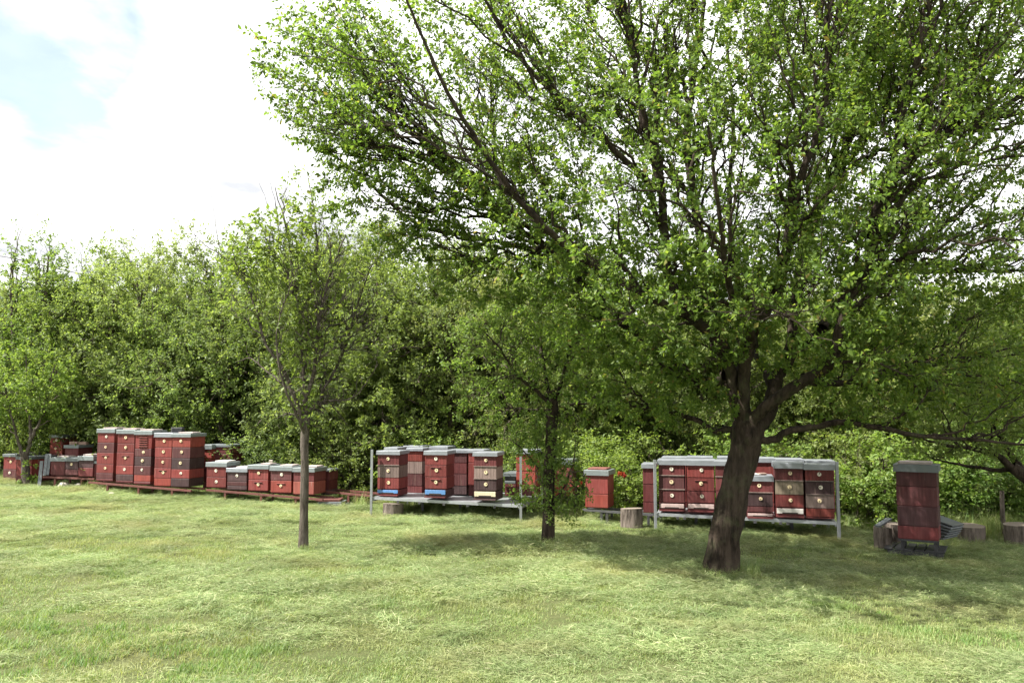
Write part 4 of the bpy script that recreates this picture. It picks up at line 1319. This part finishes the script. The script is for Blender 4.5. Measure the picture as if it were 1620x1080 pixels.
# pale stones below the small dark hives
for k, (px, py, s) in enumerate(((101, 762, .11), (126, 763, .09), (112, 763, .07), (176, 786, .06))):
    p = at(px, py, 19.2 if k < 3 else 17.8)
    g = np.random.default_rng(40 + k)
    me = MB()
    n = 9
    rows_ = []
    for t, rr in ((0, .8), (.35, 1.0), (.7, .85), (1, .45)):
        rows_ += [(math.cos(i * 6.283 / n) * s * rr * g.uniform(.8, 1.15) * 1.3, math.sin(i * 6.283 / n) * s * rr * g.uniform(.85, 1.15), t * s * 1.2 - .02) for i in range(n)]
    me.v = rows_
    for kk in range(3):
        for i in range(n):
            j = (i + 1) % n
            me.f.append((kk * n + i, kk * n + j, kk * n + n + j, kk * n + n + i))
    me.f.append(tuple(3 * n + i for i in range(n)))
    o = me.build("stone", STONE)
    o.location = (p[0], p[1], gzf(p[0], p[1]))
    tag(o, ("largest pale stone under the small dark hives", "pale stone at the right under the small dark hives", "small pale stone in the middle under the dark hives", "small pale stone under the tall hives' rail")[k], "stone", "stones under the rails")

# pallet under the lone dark hive and its legs
pa = at(1455, 868, 12.0)
zg = gzf(pa[0], pa[1])
root = empty("pallet", (pa[0], pa[1], zg), -RH['th'])
tag(root, "dark weathered pallet on the grass under the lone dark hive", "pallet")
for k in range(3):
    MB().chamfer_box(-.42, .30, -.06 + k * .24, .03 + k * .24, -.02, .075, .004).build("bearer", DARKWOOD, root)
for k in range(6):
    MB().chamfer_box(-.46 + k * .135, -.46 + k * .135 + .11, -.08, .55, .076, .098, .004).build("deck_board", DARKWOOD, root)
lr = empty("hive_frame", (RH['c'][0], RH['c'][1], RH['z0']), -RH['th'])
tag(lr, "dark frame with legs carrying the lone dark hive", "hive stand")
hz = RH['z0'] - zg
for sx in (-1, 1):
    for sy in (.05, .37):
        MB().box(sx * (RH['w'] / 2 - .05) - .022, sx * (RH['w'] / 2 - .05) + .022, sy - .022, sy + .022, -hz - .05 + (.10 if sx < 0 else 0), -.032).build("leg", DARKWOOD, lr)
for sy in (.02, .40):
    MB().box(-RH['w'] / 2, RH['w'] / 2, sy - .02, sy + .02, -.031, -.001).build("rail", DARKWOOD, lr)
# loose lid sheets leaning at the dark hive's right side
for k in range(6):
    p = at(1487 + k * .6, 852 - k * 5.2, 12.35)
    o = MB().chamfer_box(-.02, .19, -.22, .22, 0, .02, .003).build("lid_sheet", ROOFD if k % 2 else GREYWOOD)
    o.location = p
    o.rotation_euler = (R(3 * k - 6), R(-16 + k * 2), R(5 * k - 10))
    tag(o, "grey flat lid sheet, number %s of the slanted pile by the dark hive" % ("one lowest", "two", "three", "four", "five", "six topmost")[k], "lid", "grey lids piled by the dark hive")
# leaning board on the pale log
a = at(1388, 832, 12.45); b = at(1407, 820, 12.55)
o = MB().bar((0, 0, 0), b - a, .10, .025).build("board", GREYWOOD)
o.location = a
tag(o, "short grey board tilted on the pale log", "board")
# dark lids lying at the end of the red rail
for k in range(3):
    p = at(530 - k * 4, 792 - k * 4.5, 16.7)
    o = MB().chamfer_box(-.24, .24, -.2, .2, 0, .045, .004).build("lid_sheet", (STEELD, GREYWOOD, RAILRED)[k])
    o.location = (p[0], p[1], gzf(p[0], p[1]) + .047 * k)
    o.rotation_euler = (0, 0, -.2 + .12 * k)
    tag(o, ("dark lid lowest in the small pile at the rail's end", "grey lid midway in the small pile at the rail's end", "red board topmost in the small pile at the rail's end")[k], "lid", "pile at the end of the red rail")

# flowering quince with a few red blossoms behind the lone hive
qr = copy_tree(P_S)
qr.name = "flowering_shrub"
p = at(975, 700, 15.7)
qr.location = (p[0], p[1], gzf(p[0], p[1]))
qr.scale = (.75, .75, .62)
for key in ("group",):
    if key in qr: del qr[key]
tag(qr, "shrub with a few orange red blossoms right of the lone red hive", "shrub")
for px, py, s in ((984, 751, .05), (980, 749, .035), (988, 753, .035), (918, 764, .035), (916, 767, .025)):
    g = np.random.default_rng(int(px))
    c = at(px, py, 15.3)
    n = 14
    D = nrm(g.normal(0, 1, (n, 3)) + [0, -.4, .3]); Nn = nrm(g.normal(0, 1, (n, 3)))
    V, f = leaf_mesh(np.zeros((n, 3)), D, Nn, np.full(n, s * 1.6), np.full(n, .9))
    sv = np.array(qr.scale)
    o = mesh_np("blossom", V / sv, f, None, PETAL, qr)
    o.location = tuple((c - np.array(qr.location)) / sv) if abs(qr.rotation_euler.z) < 1e-6 else (0, 0, 0)
    if abs(qr.rotation_euler.z) > 1e-6:
        o.location = Vector(tuple((np.array(Vector(tuple(c - np.array(qr.location)))))))
        mrot = qr.rotation_euler.to_matrix().inverted()
        vv = mrot @ Vector(tuple(c - np.array(qr.location)))
        o.location = (vv.x / sv[0], vv.y / sv[1], vv.z / sv[2])


# ------------------------------------------------------------------ grass
def blade_patch(name, n, size, lh, lw, lean, m, g, flat=0.0, z0=0.0, zh=0.0):
    """n bent blades (3 verts pairs -> 2 quads + tip) spread over a square"""
    P = np.stack([g.uniform(-size, size, n), g.uniform(-size, size, n), np.full(n, -.01) + z0 + zh * g.random(n) ** 1.5], -1)
    a = g.uniform(0, 6.283, n)
    h = np.stack([np.cos(a), np.sin(a), np.zeros(n)], -1)
    L = g.uniform(lh[0], lh[1], n)[:, None]
    w = g.uniform(lw[0], lw[1], n)[:, None]
    s = np.stack([-np.sin(a), np.cos(a), np.zeros(n)], -1)
    le = g.uniform(lean[0], lean[1], n)[:, None]
    up = np.array([0, 0, 1.0])
    d1 = nrm(up * (1 - le) + h * le * .7); d2 = nrm(up * (1 - le) * (.7 - flat) + h * (le + .25))
    m1 = P + d1 * L * .5; t = m1 + d2 * L * .5
    if flat:
        s = nrm(s + up * g.normal(0, .5, (n, 1)))
    V = np.stack([P - s * w * .5, P + s * w * .5, m1 + s * w * .45, m1 - s * w * .45, t], 1).reshape(-1, 3)
    i = np.arange(n)[:, None] * 5
    return mesh_np(name, V, i + np.array([[3, 2, 4]]), i + np.array([[0, 1, 2, 3]]), m, do_link=False)


def scatter(name, protos, P, rot, scl, idx, tilt=None):
    """one object whose geometry nodes place the patches on its points"""
    pc = bpy.data.collections.new(name + "_patches")
    for k, o in enumerate(protos):
        o.name = "%s_patch_%02d" % (name, k)
        pc.objects.link(o)
    me = bpy.data.meshes.new(name)
    me.vertices.add(len(P))
    me.vertices.foreach_set("co", np.asarray(P, np.float32).ravel())
    a = me.attributes.new("rot", 'FLOAT_VECTOR', 'POINT')
    rv = np.zeros((len(P), 3), np.float32); rv[:, 2] = rot
    if tilt is not None: rv[:, :2] = tilt
    a.data.foreach_set("vector", rv.ravel())
    a = me.attributes.new("scl", 'FLOAT_VECTOR', 'POINT')
    a.data.foreach_set("vector", np.asarray(scl, np.float32).ravel())
    a = me.attributes.new("pick", 'INT', 'POINT')
    a.data.foreach_set("value", np.asarray(idx, np.int32))
    o = bpy.data.objects.new(name, me)
    link(o)
    ng = bpy.data.node_groups.new(name + "_nodes", 'GeometryNodeTree')
    ng.interface.new_socket("Geometry", in_out='INPUT', socket_type='NodeSocketGeometry')
    ng.interface.new_socket("Geometry", in_out='OUTPUT', socket_type='NodeSocketGeometry')
    N = ng.nodes.new; L = ng.links.new
    gi = N("NodeGroupInput"); go = N("NodeGroupOutput")
    ip = N("GeometryNodeInstanceOnPoints")
    ci = N("GeometryNodeCollectionInfo")
    ci.inputs["Collection"].default_value = pc
    ci.inputs["Separate Children"].default_value = True
    ci.inputs["Reset Children"].default_value = True
    ip.inputs["Pick Instance"].default_value = True
    def attr(n, t):
        x = N("GeometryNodeInputNamedAttribute"); x.data_type = t
        x.inputs["Name"].default_value = n
        return x.outputs["Attribute"]
    L(gi.outputs[0], ip.inputs["Points"])
    L(ci.outputs[0], ip.inputs["Instance"])
    L(attr("pick", 'INT'), ip.inputs["Instance Index"])
    e2r = N("FunctionNodeEulerToRotation")
    L(attr("rot", 'FLOAT_VECTOR'), e2r.inputs[0])
    L(e2r.outputs[0], ip.inputs["Rotation"])
    L(attr("scl", 'FLOAT_VECTOR'), ip.inputs["Scale"])
    L(ip.outputs[0], go.inputs[0])
    md = o.modifiers.new("scatter", 'NODES')
    md.node_group = ng
    tag(o, kind="stuff")
    return o


def view_points(n, g, y0=4.2, y1=24.0):
    y = np.sqrt(g.uniform(y0 ** 2, y1 ** 2, n))
    x = g.uniform(-1, 1, n) * (y * .66 + 1.2)
    return x, y


def build_grass():
    g = np.random.default_rng(77)
    # short lawn
    short = [blade_patch("lawn", 260, .17, (.02, .060), (.0025, .005), (.2, 1.0), GRASS, g) for _ in range(6)]
    n = 15500
    x, y = view_points(n, g)
    s = g.uniform(.8, 1.25, n)
    z = gz(x, y)
    sz = s * (0.55 + 0.9 * vnoise(x * .8, y * .8)) * np.interp(y, [8, 16], [1.0, .5])
    scatter("lawn_grass", short, np.stack([x, y, z], -1), g.uniform(0, 6.28, n), np.stack([s, s, sz], -1), g.integers(0, 6, n))
    # fresh tufts: lower left, round trunks and legs, here and there
    tuft = [blade_patch("tuft", 120, .11, (.04, .10), (.003, .006), (.1, .75), GRASS_FRESH, g) for _ in range(4)]
    x, y = view_points(9000, g, 4.2, 23)
    pl = np.clip((-x - .05 * y + .2) / 2.5, 0, 1) * np.clip((10.5 - y) / 3.0, 0, 1)
    keep = (vnoise(x * .9 + 31, y * .9) + .25 * vnoise(x * 3 + 7, y * 3)) > (1.0 - .62 * pl)
    x, y = x[keep], y[keep]
    n = len(x); s = g.uniform(.6, 1.2, n)
    scatter("green_tufts", tuft, np.stack([x, y, gz(x, y)], -1), g.uniform(0, 6.28, n), np.stack([s, s, s * g.uniform(.6, 1.1, n)], -1), g.integers(0, 4, n))
    # mown cuttings lying in loose swaths
    hay = [blade_patch("cut", 230, .20, (.025, .095), (.002, .0042), (.78, 1.0), HAY, g, .5, .02, .05) for _ in range(6)]
    x, y = view_points(15000, g, 4.2, 22)
    d = vnoise(x * .55 + 3, y * 1.1 + 11) * .6 + vnoise(x * 1.7 + 3, y * 2.3) * .4
    fresh = np.clip((-x - .05 * y + .2) / 2.5, 0, 1) * np.clip((9.8 - y) / 3.0, 0, 1)
    keep = d - .30 * fresh + g.normal(0, .10, len(x)) > .42
    x, y, d = x[keep], y[keep], d[keep]
    n = len(x); s = g.uniform(.6, 1.25, n)
    scatter("grass_cuttings", hay, np.stack([x, y, gz(x, y) + .012], -1), g.uniform(0, 6.28, n), np.stack([s, s, s * (.35 + 2.2 * np.clip(d - .38, 0, 1))], -1), g.integers(0, 6, n), g.normal(0, .10, (n, 2)))
    # small heaps of cuttings that throw their own little shadows
    heap = []
    for _ in range(4):
        o = blade_patch("heap", 380, .16, (.035, .11), (.002, .0045), (.55, 1.0), HAY, g, .4, .0, .0)
        V = np.empty(len(o.data.vertices) * 3, np.float32); o.data.vertices.foreach_get("co", V)
        V = V.reshape(-1, 5, 3)
        c = V[:, 0, :2]
        V[:, :, 2] += (np.exp(-(c ** 2).sum(1) / .012) * g.uniform(.2, 1, len(c)) * .085)[:, None]
        o.data.vertices.foreach_set("co", V.ravel())
        heap.append(o)
    x, y = view_points(4200, g, 4.4, 20)
    keep = vnoise(x * .7 + 50, y * 1.3 + 8) + .4 * vnoise(x * 2.5, y * 3) > .92
    x, y = x[keep], y[keep]
    n = len(x); s = g.uniform(.45, 1.2, n)
    scatter("cutting_heaps", heap, np.stack([x, y, gz(x, y)], -1), g.uniform(0, 6.28, n), np.stack([s * 1.5, s * .9, s], -1), g.integers(0, 4, n))
    # uncut grass: right by the logs, at the trunk foot, along the hedge foot and the rails
    tall = [blade_patch("tall", 60, .13, (.18, .48), (.004, .008), (.05, .45), GRASS, g) for _ in range(4)]
    X = []; Yv = []; S = []
    def spot(px, py, Y, n, rx, ry, sc_):
        p = at(px, py, Y)
        X.extend(p[0] + g.normal(0, rx, n)); Yv.extend(p[1] + g.normal(0, ry, n)); S.extend(g.uniform(.6, 1.1, n) * sc_)
    spot(1510, 830, 14.2, 16, .30, .25, 1.0); spot(1570, 830, 14.3, 26, .45, .3, 1.3); spot(1500, 850, 13.0, 10, .25, .2, .6)
    spot(1640, 830, 14.0, 20, .5, .3, 1.1)
    for a_ in np.linspace(0, 6.2, 16):
        spot(1141 + 30 * math.cos(a_), 895, 10.45 - .30 * math.sin(a_), 2, .05, .05, .42)
    spot(1178, 888, 10.3, 7, .08, .07, .6)
    spot(480, 865, 11.42, 9, .09, .06, .3); spot(866, 856, 12.25, 9, .14, .07, .36); spot(890, 850, 12.2, 10, .2, .12, .55); spot(840, 845, 12.4, 8, .15, .1, .5)
    for px in np.linspace(-20, 1640, 120):
        Yh = Yr(min(max(px, 0), 1320)) + .9
        spot(px, 800, Yh + g.uniform(-.2, 1.6), 3, .3, .4, .75)
    for px in np.linspace(60, 1340, 60):
        spot(px, 800, Yr(px) + .15, 1, .2, .15, .42)
    x = np.array(X); y = np.array(Yv); s = np.array(S); n = len(x)
    scatter("uncut_grass", tall, np.stack([x, y, gz(x, y)], -1), g.uniform(0, 6.28, n), np.stack([s, s, s], -1), g.integers(0, 4, n))


build_grass()
